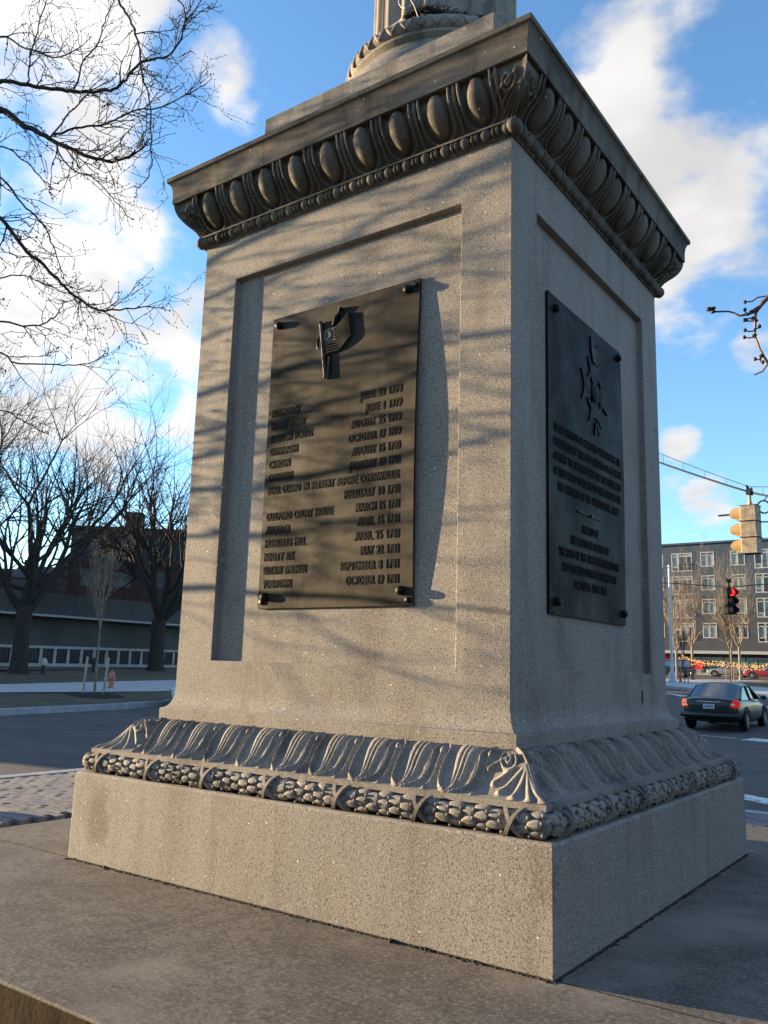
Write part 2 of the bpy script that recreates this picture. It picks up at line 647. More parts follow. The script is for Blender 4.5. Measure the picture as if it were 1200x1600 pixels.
# lawn behind the far kerb, its kerb and its footpath
sheet('lawn', M['lawn'], [0.28, 2, 4, 6, 8, 10, 14, 18, 22, 40], [s for s in SS if -60 < s < 310], 0.17)
far_kerb = struct(empty('kerb', (0, 0, 0)))
kb = MB()
kb.box(-0.14, 0.14, -1.19, 1.19, -0.2, 0.19)
kme = kb.mesh('kerb_stone', M['kerb'])
for i in range(-6, 30):
    x, y = rq(0.14, i * 2.4)
    inst('kerb_stone', kme, far_kerb, (x, y, GZ(x, y) - 0.004), (0, 0, math.atan2(RU.y, RU.x) - math.pi / 2))
b = MB()
edge = [(4.4, -40), (4.4, 4.4), (2.9, 10.2), (2.5, 11.4), (2.3, 30), (6.0, 30), (6.1, 17.7), (7.1, 7.2), (7.3, -40)]
pts = [rq(*e) for e in edge]
b.add([(x, y, GZ(x, y) + 0.19) for x, y in pts], [tuple(range(len(pts)))])
struct(b.build('footpath', M['concrete']))
# dark drive in front of the railing
sheet('drive', M['asphalt'], [12.2, 13.4], [-40, 0, 20, 40], 0.186)

# the monument's traffic island: kerb, brick paving, soil strip round the platform
ISL = -0.33
isl = MB()
isl.box(-7.40, 14.0, -16.0, 5.95, -0.6, ISL - 0.05)
struct(isl.build('island', M['soil']))
ik = struct(empty('island_kerb', (0, 0, 0)))
kb2 = MB()
kb2.box(-0.11, 0.11, -0.745, 0.745, -0.62, ISL + 0.006)
k2 = kb2.mesh('kerb_stone', M['kerb'])
for i in range(15):
    inst('kerb_stone', k2, ik, (-7.55, -15.3 + 1.5 * i, 0))
for i in range(14):
    inst('kerb_stone', k2, ik, (-6.6 + 1.5 * i, 6.10, 0), (0, 0, math.pi / 2))
brick_root = struct(empty('brick_paving', (0, 0, ISL)))
bb = MB()
for (x0, x1, z0, z1, s) in ((-0.097, 0.097, -0.06, -0.004, 0.0465), (-0.097, 0.097, -0.004, -0.004, 0.0465)):
    pass
w2, h2, e = 0.0965, 0.0465, 0.005
bb.add([(-w2, -h2, -.06), (w2, -h2, -.06), (w2, h2, -.06), (-w2, h2, -.06), (-w2, -h2, -e), (w2, -h2, -e), (w2, h2, -e), (-w2, h2, -e),
        (-w2 + e, -h2 + e, 0), (w2 - e, -h2 + e, 0), (w2 - e, h2 - e, 0), (-w2 + e, h2 - e, 0)],
       [(0, 1, 5, 4), (1, 2, 6, 5), (2, 3, 7, 6), (3, 0, 4, 7), (4, 5, 9, 8), (5, 6, 10, 9), (6, 7, 11, 10), (7, 4, 8, 11), (8, 9, 10, 11)])
bme = bb.mesh('brick', M['brick'])
rng = random.Random(4)
spots = []
for j in range(-60, 62):
    y = j * 0.1 + 0.0
    for i in range(0, 14):
        x = -7.33 + i * 0.2 + (0.1 if j % 2 else 0.0)
        if x < -4.72:
            spots.append((x, y))
for j in range(0, 9):
    y = 5.08 + j * 0.1
    for i in range(-22, 60):
        spots.append((i * 0.2 + (0.1 if j % 2 else 0.0), y))
rest = MB()


def seen(x, y):
    d = np.array([x, y, ISL]) - CAM
    zf = d @ _f
    if zf < 0.1:
        return -1
    px, py = 600 + FPX * (d @ _right) / zf, 800 - FPX * (d @ _up) / zf
    if -15 < px < 118 or 1155 < px < 1215:
        return 100.0 / zf
    return -1


order = sorted(spots, key=lambda s: -seen(*s))
for k, (x, y) in enumerate(order):
    jz, tilt = rng.uniform(-0.006, 0.004), rng.uniform(-0.02, 0.02)
    if k < 300 and seen(x, y) > 0:
        inst('brick', bme, brick_root, (x, y, jz), (tilt, rng.uniform(-.02, .02), rng.uniform(-.015, .015)))
    else:
        rest.add([(vx + x, vy + y, vz + jz) for (vx, vy, vz) in bb.v], bb.f)
stuff(rest.build('brick_field', M['brick'], brick_root))

# stone platform under the monument: four big slabs round the plinth
plat = struct(empty('platform', (0, 0, 0)))
g = 0.004
for (x0, x1, y0, y1) in ((-2.79, 3.02, -3.0, -1.60), (-2.79, -0.4, -1.60 + g, 1.66), (0.4, 3.02, -1.60 + g, 1.66), (-2.79, 3.02, 1.66 + g, 2.86)):
    s = MB()
    nx, ny = 24, 10
    s.box(x0, x1, y0, y1, ISL - 0.06, 0.0)
    s.build('slab', M['slab'], plat, bevel=0.003)
for (x0, x1, y0, y1) in ((-2.79, -1.62, -1.606, -1.592), (1.62, 3.02, -1.606, -1.592), (-2.79, -1.62, 1.654, 1.67), (1.62, 3.02, 1.654, 1.67)):
    jm, n_ = MB(), 40
    rj = random.Random(int(x0 * 100 + y0 * 10))
    up_ = [(x0 + (x1 - x0) * i / n_, y0 + rj.uniform(0, .004), .0012) for i in range(n_ + 1)]
    dn_ = [(x0 + (x1 - x0) * i / n_, y1 - rj.uniform(0, .004), .0012) for i in range(n_ + 1)]
    jm.add(up_ + dn_, [(i, i + 1, n_ + 2 + i, n_ + 1 + i) for i in range(n_)])
    jm.build('joint', M['dirt'], plat)
t = NT('stained riser', 0.95, 0.0, 0.05)
c = t.mix(t.ramp(t.noise(1.0, 4, 0.65, vec=t.pos((6, 6, 2.2))), 0.30, 0.72), (0.062, 0.043, 0.023), (0.024, 0.017, 0.010))
c = t.mix(t.ramp(t.noise(70, 3, 0.7), 0.5, 0.7, 0, 0.5), c, (0.012, 0.009, 0.006))
t.color(c)
t.bump(t.noise(40, 4, 0.65), 0.5, 0.006)
M['riser'] = t.m
for (x0, x1, y0, y1) in ((-2.79, 3.02, -3.004, -2.98), (-2.794, -2.77, -2.98, 2.86), (3.0, 3.024, -2.98, 2.86)):
    s = MB()
    s.box(x0, x1, y0, y1, ISL - 0.05, -0.011)
    s.build('riser', M['riser'], plat)
core = MB()
core.box(-1.5, 1.5, -1.5, 1.5, -0.3, -0.03)
core.build('bedding', M['dirt'], plat)

# road markings
def strip(name, x0, y0, x1, y1, w, label=None):
    d = Vector((x1 - x0, y1 - y0)).normalized() * (w / 2)
    n = Vector((-d.y, d.x))
    p = [(x0 - n.x, y0 - n.y), (x1 - n.x, y1 - n.y), (x1 + n.x, y1 + n.y), (x0 + n.x, y0 + n.y)]
    return struct(polysheet(name, M['paint'], p, 0.006))


strip('crosswalk_line', -1.6, 11.2, 6.5, -1.9 + 0.6, 0.0 + 0.55) if False else None
strip('crosswalk_line', -0.60, 8.85, 2.6, 6.75, 0.46)
strip('crosswalk_line', -2.75, 21.0, 4.0, 19.6, 0.9)
strip('lane_line', -4.2, 21.1, -3.0, 20.9, 0.12)
for s in (4.0, 14.0):
    x0, y0 = rq(-4.6, s)
    x1, y1 = rq(-4.6, s + 1.9)
    strip('lane_line', x0, y0, x1, y1, 0.12)
strip('lane_line', -14.6, 50.6, -11.6, 45.2, 0.16)
strip('edge_line', -15.6, 51.2, -2.0, 33.8, 0.5)

# far corner: raised block with kerb and lawn in front of the apartment house
fb = MB()
poly = [(-30.0, 73.5), (-16.4, 57.7), (-7.4, 46.9), (14.0, 22.0), (60, 30), (60, 130), (-50, 150)]
fb.prism(poly, lambda x, y: (x, y, GZ(x, y, False) - 0.2), lambda x, y: (x, y, GZ(x, y, False) + 0.17))
struct(fb.build('pavement', M['concrete']))
fl = MB()
poly = [(-16.6, 72.0), (-9.0, 60.0), (8, 45.0), (40, 60), (40, 92), (-12, 92)]
fl.add([(x, y, GZ(x, y, False) + 0.178) for x, y in poly], [tuple(range(len(poly)))])
struct(fl.build('corner_lawn', M['lawn']))
ck = struct(empty('corner_kerb', (0, 0, 0)))
kb3 = MB()
kb3.box(-1.19, 1.19, -0.14, 0.14, -0.2, 0.185)
k3 = kb3.mesh('kerb_stone', M['kerb'])
p0, p1 = Vector((-29.0, 72.3)), Vector((-7.4, 46.9))
dd = (p1 - p0).normalized()
for i in range(19):
    p = p0 + dd * (i * 2.4)
    inst('kerb_stone', k3, ck, (p.x, p.y, GZ(p.x, p.y, False)), (0, 0, math.atan2(dd.y, dd.x)))

# ------------------------------------------------------------------ the monument
mon = tag(empty('monument'), 'tall granite pedestal with carved mouldings and fluted column base', 'monument')
A = 1.2146                                       # half width of the die


def bez(p, t):
    u = 1 - t
    return tuple(u ** 3 * p[0][k] + 3 * u * u * t * p[1][k] + 3 * u * t * t * p[2][k] + t ** 3 * p[3][k] for k in (0, 1))


def prof_frame(p, t):
    t = min(1.0, max(0.0, t))
    a, z = bez(p, t)
    e = 1e-3
    a0, z0 = bez(p, max(0, t - e))
    a1, z1 = bez(p, min(1, t + e))
    da, dz = a1 - a0, z1 - z0
    L = math.hypot(da, dz)
    return a, z, dz / L, -da / L                # normal pointing out and up


# plinth with worn arrises
p = MB()
nseg = 24
prof = [(1.622, 0.004), (1.622, 0.510), (1.612, 0.5224), (1.50, 0.5236)]
p.square_ring(prof)
plinth = p.build('plinth', M['granite'], mon, bevel=0.007)
# dark, mossy joint between plinth and platform
j = MB()
rng = random.Random(8)
for k in range(4):
    c, s = math.cos(k * math.pi / 2), math.sin(k * math.pi / 2)
    x = -1.62
    while x < 1.62:
        L = rng.uniform(0.008, 0.03)
        wj = rng.uniform(0.004, 0.016) * (2.0 if rng.random() < .15 else 1)
        h = rng.uniform(0.0015, 0.006) * (2.2 if rng.random() < .08 else 1)
        x1 = min(1.62, x + L)
        pts = [(x, -1.623), (x1, -1.623), (x1 - .004, -1.622 - wj), (x + .004, -1.622 - wj * .7)]
        j.prism([(a * c - b_ * s, a * s + b_ * c) for a, b_ in pts], lambda X, Y: (X, Y, 0.0005), lambda X, Y: (X, Y, h))
        x = x1
stuff(j.build('joint_moss', M['dirt'], mon))

# laurel torus
TA, TZ, TR = 1.556, 0.5825, 0.049
tor = [(1.50, 0.524)] + [(TA + TR * .86 * math.cos(t_), TZ + TR * .9 * math.sin(t_)) for t_ in [R(-80 + 20 * i) for i in range(9)]] + [(1.54, 0.634)]
t_ = MB()
t_.square_ring(tor)
torus = t_.build('laurel_torus', M['carved'], mon, smooth=50)
lf = MB()


def laurel(i_, j_):
    a = i_ * 2 - 1                                # along leaf, -1..1
    b_ = j_ * 2 - 1
    w_ = 0.0275 * (max(0.0, 1 - abs(a) ** 2.0) ** 0.55) * (1 - 0.22 * a)
    h = 0.014 * max(0.0, (1 - a * a)) ** 0.25 * max(0.0, 1 - b_ * b_) ** 0.25 - 0.008 - 0.002 * math.exp(-(b_ / .16) ** 2)
    y = b_ * w_
    return (a * 0.0385, (TR + h) * math.sin(y / TR * .92), (TR + h) * math.cos(y / TR * .92) - TR)


lf.grid(laurel, 10, 10)
lme = lf.mesh('laurel_leaf', M['carved'], smooth=180)


def torus_matrix(k, x, ang, tilt, lift=0.0):
    """Frame on the torus: local x along the side, z out of the torus surface."""
    out = Vector((0, -math.cos(ang), math.sin(ang)))
    X = Vector((1, 0, 0))
    Y = out.cross(X)
    m = Matrix((X, Y, out)).transposed().to_4x4()
    m = m @ Matrix.Rotation(tilt, 4, 'Z')
    m.translation = Vector((x, -TA, TZ)) + out * (TR + lift + 0.004)
    return Matrix.Rotation(k * math.pi / 2, 4, 'Z') @ m


ribbon_x = [-1.42, -0.947, -0.473, 0.0, 0.473, 0.947, 1.42]
hidden, berries = MB(), MB()
rng = random.Random(2)
rb = MB()
for sgn in (-1, 1):
    for q in range(12):
        a0, a1 = R(-75 + q * 12.5), R(-75 + (q + 1) * 12.5)
        def rp(a, off, lift):
            xx = sgn * 0.047 * (a / R(75)) + off
            return (xx, -TA - (TR + lift) * math.cos(a), TZ + (TR + lift) * math.sin(a))
        lift = 0.017 + (0.004 if sgn > 0 else 0)
        rb.add([rp(a0, -.010, lift), rp(a0, .010, lift), rp(a1, .010, lift), rp(a1, -.010, lift),
                rp(a0, -.010, -.002), rp(a0, .010, -.002), rp(a1, .010, -.002), rp(a1, -.010, -.002)],
               [(0, 1, 2, 3), (1, 5, 6, 2), (4, 0, 3, 7), (0, 4, 5, 1), (2, 6, 7, 3)])
rme = rb.mesh('ribbon', M['carved'], smooth=40)
for k in range(4):
    for x in ribbon_x:
        inst('ribbon', rme, torus, tuple(Matrix.Rotation(k * math.pi / 2, 3, 'Z') @ Vector((x, 0, 0))), (0, 0, k * math.pi / 2))
    ncol = 0
    x = -1.545
    col = 0
    while x < 1.55:
        near = min(abs(x - r_) for r_ in ribbon_x)
        if near > 0.034:
            rows = (-48, 6, 60) if col % 2 else (-22, 33)
            for a_ in rows:
                m = torus_matrix(k, x + rng.uniform(-.006, .006), R(a_ + rng.uniform(-5, 5)), (math.pi if x > 0 else 0) + rng.uniform(-.22, .22), rng.uniform(-.003, .003))
                s_ = rng.uniform(.9, 1.12)
                m = m @ Matrix.Diagonal((s_, s_ * rng.uniform(.92, 1.08), rng.uniform(.85, 1.15), 1))
                if k < 2:
                    o = inst('laurel_leaf', lme, torus)
                    o.matrix_local = m
                else:
                    hidden.add([m @ Vector(v) for v in lf.v], lf.f)
            for a_ in ((-38, 14, 40) if col % 2 else (-5, 30, -50)):
                pm = torus_matrix(k, x + 0.031, R(a_ + rng.uniform(-8, 8)), 0, 0.006)
                berries.sphere(pm.translation, 0.0085, 6, 4)
        x += 0.0655
        col += 1
stuff(hidden.build('laurel_leaves', M['carved'], torus, smooth=180))
stuff(berries.build('laurel_berries', M['carved'], torus, smooth=180))

# carved leaf moulding (cyma)
CY = [(1.552, 0.664), (1.40, 0.668), (1.425, 0.835), (1.288, 0.850)]
cm = MB()
cm.square_ring([(1.52, 0.632), (1.5615, 0.6355), (1.5615, 0.6635), (1.55, 0.6645)] + [(bez(CY, i / 12)[0] - .022, bez(CY, i / 12)[1] - .018) for i in range(13)] + [(1.25, 0.853)])
leafm = cm.build('leaf_moulding', M['carved'], mon, smooth=35)
TILE = 0.2640
HW = TILE / 2


LEAF_W = [(0, 0.0), (0.03, 0.16), (0.08, 0.36), (0.16, 0.54), (0.28, 0.67), (0.45, 0.73), (0.62, 0.71), (0.74, 0.66), (0.84, 0.70), (0.91, 0.82), (0.97, 0.99), (1.0, 1.05)]


def leaf_w(v):
    for (a0, w0), (a1, w1) in zip(LEAF_W, LEAF_W[1:]):
        if v <= a1:
            t_ = (v - a0) / (a1 - a0)
            return w0 + (w1 - w0) * t_
    return 1.05


def leaf_h(u, v):
    au = abs(u)
    w_ = leaf_w(v)
    d = au - w_
    h = 0.0
    if d < 0:
        wi = 0.04 + 0.50 * v * (1 - 0.25 * v)
        s = au / wi
        field = 0.03 + 0.25 * max(0.0, (au - wi) / max(.05, w_ - wi)) ** 2
        lobe = 0.26 + 0.36 * max(0.0, 1 - s * s) ** 0.5
        k = smooth01(wi + 0.055, wi - 0.02, au) if wi > 0.03 else 0
        k = 1 - smooth01(wi - 0.03, wi + 0.05, au)
        h = field + (lobe - field) * k
        rib = 0.060 + 0.05 * v
        h -= 0.42 * math.exp(-((au - rib) / 0.032) ** 2) * smooth01(0.10, 0.30, v)
    cut = smooth01(0.06, 0.22, v)
    h -= 0.55 * math.exp(-((d + 0.100) / 0.030) ** 2) * cut
    h -= 0.50 * math.exp(-((d - 0.085) / 0.028) ** 2) * smooth01(0.02, 0.1, v) * (1 - smooth01(.8, .9, v))
    if d < -0.12:
        h -= 0.45 * math.exp(-((au - wi - 0.045) / 0.028) ** 2) * cut
    h = max(h, (0.95 - 0.10 * v) * math.exp(-abs(d / 0.062) ** 1.6) if abs(d) < .075 else h)
    e = 1 - au
    if v < 0.84:
        dw = 0.16 * (1 - 0.45 * v)
        h = max(h, 0.62 * max(0.0, 1 - e / dw) * smooth01(0.0, 0.05, v))
    h = max(h, 0.90 * max(0.0, 1 - (e / 0.13) ** 2 - ((v - 0.80) / 0.075) ** 2) ** 0.5)
    return h * 0.0235 * smooth01(-0.03, 0.06, v) * (1 - 0.6 * smooth01(0.95, 1.0, v))


leafmes = []
for sd in range(3):
    def leaf_pt(i_, j_):
        a, z, na, nz_ = prof_frame(CY, j_)
        nv_ = noise.noise_vector(Vector((i_ * 2.2 + sd * 9.1, j_ * 2.2, sd * 3.7)))
        k_ = min(1.0, min(i_, 1 - i_) * 8)
        u = 2 * i_ - 1 + nv_.x * 0.05 * k_
        v = j_ + nv_.y * 0.025 * min(1, j_ * 6) * min(1, (1 - j_) * 6)
        h = leaf_h(u, v)
        h += 0.0016 * noise.noise(Vector((i_ * 14, j_ * 14, sd * 5.0))) * k_
        return ((i_ - .5) * TILE, -(a + na * h), z + nz_ * h)
    lt = MB()
    lt.grid(leaf_pt, 84, 50)
    leafmes.append(lt.mesh('leaf', M['carved'], smooth=180))
for k in range(4):
    for i in range(9):
        v = Matrix.Rotation(k * math.pi / 2, 3, 'Z') @ Vector(((i - 4) * TILE, 0, 0))
        inst('leaf', leafmes[(i * 2 + k) % 3], leafm, v, (0, 0, k * math.pi / 2))


def ridge(d, w_):
    return math.exp(-(d / w_) ** 2)


def seg_d(p, a, b):
    ax, ay = a
    bx, by = b
    t_ = ((p[0] - ax) * (bx - ax) + (p[1] - ay) * (by - ay)) / ((bx - ax) ** 2 + (by - ay) ** 2 + 1e-12)
    t_ = min(1, max(0, t_))
    return math.hypot(p[0] - ax - t_ * (bx - ax), p[1] - ay - t_ * (by - ay))


def curve_d(p, pts):
    return min(seg_d(p, pts[i], pts[i + 1]) for i in range(len(pts) - 1))


# palmette fan: curves in (distance from the mitre / corner width, height v)
FAN = []
for (ex, ey) in ((0.02, 0.02), (0.20, 0.0), (0.42, 0.04), (0.62, 0.15), (0.74, 0.33)):
    FAN.append([(0.06 + (ex - .06) * (t_ ** 1.0) * (0.55 + .45 * t_), 0.66 + (ey - .66) * t_ - 0.10 * math.sin(math.pi * t_) * ex * -1.2) for t_ in [i / 8 for i in range(9)]])
SPI = [(0.46 + (0.235 * (1 - i / 22)) * math.cos(2.6 + i * .52), 0.72 + (0.20 * (1 - i / 22)) * math.sin(2.6 + i * .52)) for i in range(22)]
SPI = [(0.9, 0.55), (0.78, 0.62)] + SPI


def corner_h(w_, v):
    p = (w_, v)
    h = 0.10
    for c_ in FAN:
        h = max(h, 0.85 * ridge(curve_d(p, c_), 0.052))
    h = max(h, 0.95 * ridge(curve_d(p, SPI), 0.042))
    h = max(h, 0.8 * ridge(math.hypot(w_ - .02, v - .66), 0.07))
    h = max(h, 0.8 * ridge(w_ - 0.01, 0.05))
    return h


def corner_mesh(P, xe, amp, n1, n2, name, mat, dart=False):
    b_ = MB()
    table = [[corner_h(1 - i / n1, j_ / n2) for i in range(n1 + 1)] for j_ in range(n2 + 1)]
    for side in (0, 1):
        vs = []
        for j_ in range(n2 + 1):
            v = j_ / n2
            a, z, na, nz_ = prof_frame(P, v)
            for i in range(n1 + 1):
                u = i / n1
                x = xe + (a - xe) * u
                h = table[j_][i]
                if dart:
                    h = max(h, .60 * max(0.0, 1 - (x - xe) / HW / (.16 * (1 - .45 * v))))
                h *= amp * smooth01(-.03, .07, v)
                aa, zz = a + na * h, z + nz_ * h
                x += na * h * smooth01(0.55, 1.0, u)
                vs.append((x, -aa, zz) if side == 0 else (aa, -x, zz))
        fs = []
        for j_ in range(n2):
            for i in range(n1):
                q = j_ * (n1 + 1) + i
                f_ = (q, q + 1, q + n1 + 2, q + n1 + 1)
                fs.append(f_ if side == 0 else f_[::-1])
        b_.add(vs, fs)
    return b_.mesh(name, mat, smooth=180)


cme = corner_mesh(CY, 4.5 * TILE - 0.003, 0.025, 60, 52, 'corner_palmette', M['carved'], dart=True)
for k in range(4):
    inst('corner_palmette', cme, leafm, (0, 0, 0), (0, 0, k * math.pi / 2))

# die with recessed panels
D_ = 0.045
PX, PZ0, PZ1 = 0.8985, 1.231, 3.825
ZB, ZT = 0.853, 4.135
d = MB()
for k in range(4):
    c, s = round(math.cos(k * math.pi / 2)), round(math.sin(k * math.pi / 2))
    T = lambda x, y, z: (x * c - y * s, x * s + y * c, z)
    z0 = 1.03
    vs = [T(-A, -A, z0), T(A, -A, z0), T(A, -A, ZT), T(-A, -A, ZT), T(-PX, -A, PZ0), T(PX, -A, PZ0), T(PX, -A, PZ1), T(-PX, -A, PZ1),
          T(-PX, -A + D_, PZ0), T(PX, -A + D_, PZ0), T(PX, -A + D_, PZ1), T(-PX, -A + D_, PZ1)]
    d.add(vs, [(0, 1, 5, 4), (1, 2, 6, 5), (2, 3, 7, 6), (3, 0, 4, 7), (4, 5, 9, 8), (5, 6, 10, 9), (6, 7, 11, 10), (7, 4, 8, 11), (8, 9, 10, 11)])
cav = [(1.2785, 0.853), (1.2785, 0.9195)] + [(A + 0.062 * (1 - math.sin(t_)), 1.03 - 0.108 * math.cos(t_)) for t_ in [R(10 * i) for i in range(0, 10)]]
cv = MB()
cv.square_ring(cav, cap=False)
cv.build('base_moulding', M['granite'], mon, smooth=30)
me = d.mesh('die', M['granite'])
bm = bmesh.new()
bm.from_mesh(me)
bmesh.ops.remove_doubles(bm, verts=bm.verts, dist=0.0005)
bmesh.ops.recalc_face_normals(bm, faces=bm.faces)
bm.to_mesh(me)
bm.free()
die = bpy.data.objects.new('die', me)
COL.objects.link(die)
die.parent = mon
bv = die.modifiers.new('bevel', 'BEVEL')
bv.width, bv.segments, bv.limit_method, bv.angle_limit = 0.003, 1, 'ANGLE', R(50)
cr = MB()
cr.box(-1.12, 1.12, -1.12, 1.12, 0.8, 4.2)
cr.build('core', M['granite'], mon)

# bead and reel
bd = MB()
BA, BZ, BR = 1.238, 4.171, 0.034
bd.square_ring([(1.16, 4.133), (1.225, 4.1335), (1.232, 4.150), (1.232, 4.196), (1.258, 4.2035), (1.258, 4.216), (1.20, 4.217)])
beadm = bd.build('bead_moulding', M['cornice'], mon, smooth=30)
s_ = MB()
s_.sphere((0, 0, 0), 1.0, 10, 8, (0.036, BR, BR))
beadme = s_.mesh('bead', M['cornice'], smooth=180)
s_ = MB()
s_.lathe([(0.012, -.0085), (0.026, -.0075), (0.031, 0), (0.026, .0075), (0.012, .0085)], 10, axis='x')
reelme = s_.mesh('reel', M['cornice'], smooth=180)
ES = 0.2665
for k in range(4):
    m3 = Matrix.Rotation(k * math.pi / 2, 3, 'Z')
    for i in range(19):
        inst('bead', beadme, beadm, m3 @ Vector(((i - 9) * ES / 2, -BA, BZ)), (0, 0, k * math.pi / 2))
        if i < 18:
            for dx in (-.013, .013):
                inst('reel', reelme, beadm, m3 @ Vector(((i - 8.5) * ES / 2 + dx, -BA - .002, BZ)), (0, 0, k * math.pi / 2))
    inst('bead', beadme, beadm, m3 @ Vector((BA + .004, -BA - .004, BZ + .002)), (0, 0, k * math.pi / 2 + math.pi / 4), (1.25, 1.25, 1.25))

# egg and dart
EP = [(1.240, 4.214), (1.262, 4.300), (1.378, 4.325), (1.382, 4.460)]
eg = MB()
eg.square_ring([(1.20, 4.2145)] + [(bez(EP, i / 14)[0] - 0.022, bez(EP, i / 14)[1]) for i in range(15)] + [(1.2, 4.461)])
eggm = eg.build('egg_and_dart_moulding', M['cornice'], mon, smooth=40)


def on_egg(u, v, h):
    a, z, na, nz_ = prof_frame(EP, v)
    return (u, -(a - 0.022 + na * h), z + nz_ * h)


eggmes = []
for sd in range(3):
    def egg_pt(i_, j_):
        th = math.pi * j_                              # bottom to top
        ph = math.pi * (i_ - .5) * 1.12
        rr = math.sin(th)
        narrow = 0.70 + 0.30 * smooth01(0.05, 0.75, j_)
        wob = 1 + 0.07 * noise.noise(Vector((i_ * 2.5 + sd * 7, j_ * 2.5, sd * 3.0)))
        return on_egg(0.072 * rr * math.sin(ph) * narrow * wob, 0.58 - 0.45 * math.cos(th), -0.004 + 0.062 * rr * math.cos(ph) * wob)
    s_ = MB()
    s_.grid(egg_pt, 16, 16)
    eggmes.append(s_.mesh('egg', M['cornice'], smooth=180))
s_ = MB()
pts = []
for i in range(25):
    t_ = -1 + 2 * i / 24
    a_ = abs(t_)
    ang = min(1.0, a_ / 0.62) * math.pi / 2
    u = math.copysign(1, t_) * 0.098 * math.sin(ang) if a_ < .62 else math.copysign(0.098 + .004 * (a_ - .62) / .38, t_)
    v = 0.045 + 0.42 * (1 - math.cos(ang)) if a_ < .62 else 0.465 + (a_ - .62) / .38 * 0.52
    pts.append(on_egg(u, v, 0.020 + .012 * v))
s_.tube(pts, [0.0065 + 0.0035 * abs(-1 + 2 * i / 24) for i in range(25)], 6)
shellme = s_.mesh('shell', M['cornice'], smooth=180)
s_ = MB()
s_.tube([on_egg(0, v, 0.024) for v in [i / 10 for i in range(11)]], [0.004 + .010 * (i / 10) ** 1.2 for i in range(11)], 6)
dartme = s_.mesh('dart', M['cornice'], smooth=180)
for k in range(4):
    m3 = Matrix.Rotation(k * math.pi / 2, 3, 'Z')
    for i in range(9):
        v = m3 @ Vector(((i - 4) * ES, 0, 0))
        for nm, me_ in (('egg', eggmes[(i * 2 + k * 5 + i // 3) % 3]), ('shell', shellme)):
            inst(nm, me_, eggm, v, (0, 0, k * math.pi / 2))
    for i in range(10):
        inst('dart', dartme, eggm, m3 @ Vector(((i - 4.5) * ES, 0, 0)), (0, 0, k * math.pi / 2))
EPc = [(p_[0] - 0.006, p_[1]) for p_ in EP]
cme2 = corner_mesh(EPc, 1.155, 0.026, 36, 40, 'corner_leaf', M['cornice'])
for k in range(4):
    inst('corner_leaf', cme2, eggm, (0, 0, 0), (0, 0, k * math.pi / 2))

# crown of the cornice, weathered slope and block under the column
c_ = MB()
crown = [(1.20, 4.4605), (1.385, 4.4605), (1.392, 4.452), (1.406, 4.4525), (1.4065, 4.515)]
crown += [(1.4075 + 0.0315 * (1 - math.cos(t_)), 4.520 + 0.092 * math.sin(t_)) for t_ in [R(15 * i) for i in range(1, 7)]]
crown += [(1.4425, 4.6165), (1.4437, 4.6445), (1.43, 4.6475), (0.99, 4.83)]
c_.square_ring(crown)
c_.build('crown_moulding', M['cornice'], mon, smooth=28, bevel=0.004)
c_ = MB()
c_.square_ring([(0.963, 4.80), (0.963, 5.222), (0.952, 5.232), (0.5, 5.234)])
c_.build('column_block', M['carved'], mon, bevel=0.005)
c_ = MB()
cb_prof = [(0.78, 5.233)]
cb_prof += [(0.755 + 0.105 * math.cos(t_), 5.345 + 0.108 * math.sin(t_)) for t_ in [R(-85 + 17 * i) for i in range(11)]]
cb_prof += [(0.77, 5.458), (0.77, 5.485), (0.735, 5.52), (0.715, 5.56), (0.745, 5.592), (0.745, 5.612)]
cb_prof += [(0.690 + 0.066 * math.cos(t_), 5.680 + 0.066 * math.sin(t_)) for t_ in [R(-80 + 16 * i) for i in range(11)]]
cb_prof += [(0.655, 5.752), (0.655, 5.785), (0.61, 5.80), (0.585, 5.83), (0.572, 5.88)]
c_.lathe(cb_prof, 96)
colbase = c_.build('column_base', M['carved'], mon, smooth=35)
s_ = MB()
s_.sphere((0, 0, 0), 1.0, 8, 6, (0.024, 0.019, 0.060))
strme = s_.mesh('braid_strand', M['carved'], smooth=180)
for i in range(84):
    a_ = 2 * math.pi * i / 84
    o = inst('braid_strand', strme, colbase)
    o.matrix_local = Matrix.Rotation(a_, 4, 'Z') @ Matrix.Translation((0.743, 0, 5.682)) @ Matrix.Rotation(R(-12), 4, 'Y') @ Matrix.Rotation(R(38 if i % 2 else -38), 4, 'X')
c_ = MB()
NF, PER = 20, 16


def shaft(zr):
    out = []
    for i in range(NF * PER):
        a_ = 2 * math.pi * i / (NF * PER)
        x = (i % PER) / PER
        dep = 0.0
        if 0.11 < x < 0.89:
            dep = math.sin(math.pi * (x - .11) / .78) ** 0.55
        out.append((a_, dep))
    return out


levels = [(5.87, 0.570, 0.0), (5.93, 0.568, 0.2), (5.98, 0.567, 1.0), (9.0, 0.560, 1.0), (13.2, 0.50, 1.0), (13.3, 0.50, 0.0), (13.35, .54, 0), (13.45, .54, 0), (13.8, .74, 0)]
vs, fs = [], []
tab = shaft(0)
n = NF * PER
for (z, r_, fl_) in levels:
    for a_, dep in tab:
        rr = r_ - 0.048 * dep * fl_
        vs.append((rr * math.cos(a_), rr * math.sin(a_), z))
for l_ in range(len(levels) - 1):
    for i in range(n):
        q, q2 = l_ * n + i, l_ * n + (i + 1) % n
        fs.append((q, q2, q2 + n, q + n))
fs.append(tuple(range((len(levels) - 1) * n, len(levels) * n)))
c_.add(vs, fs)
c_.build('column_shaft', M['carved'], mon, smooth=32)
c_ = MB()
c_.square_ring([(0.72, 13.79), (0.82, 13.9), (0.82, 14.05)])
c_.build('abacus', M['carved'], mon)
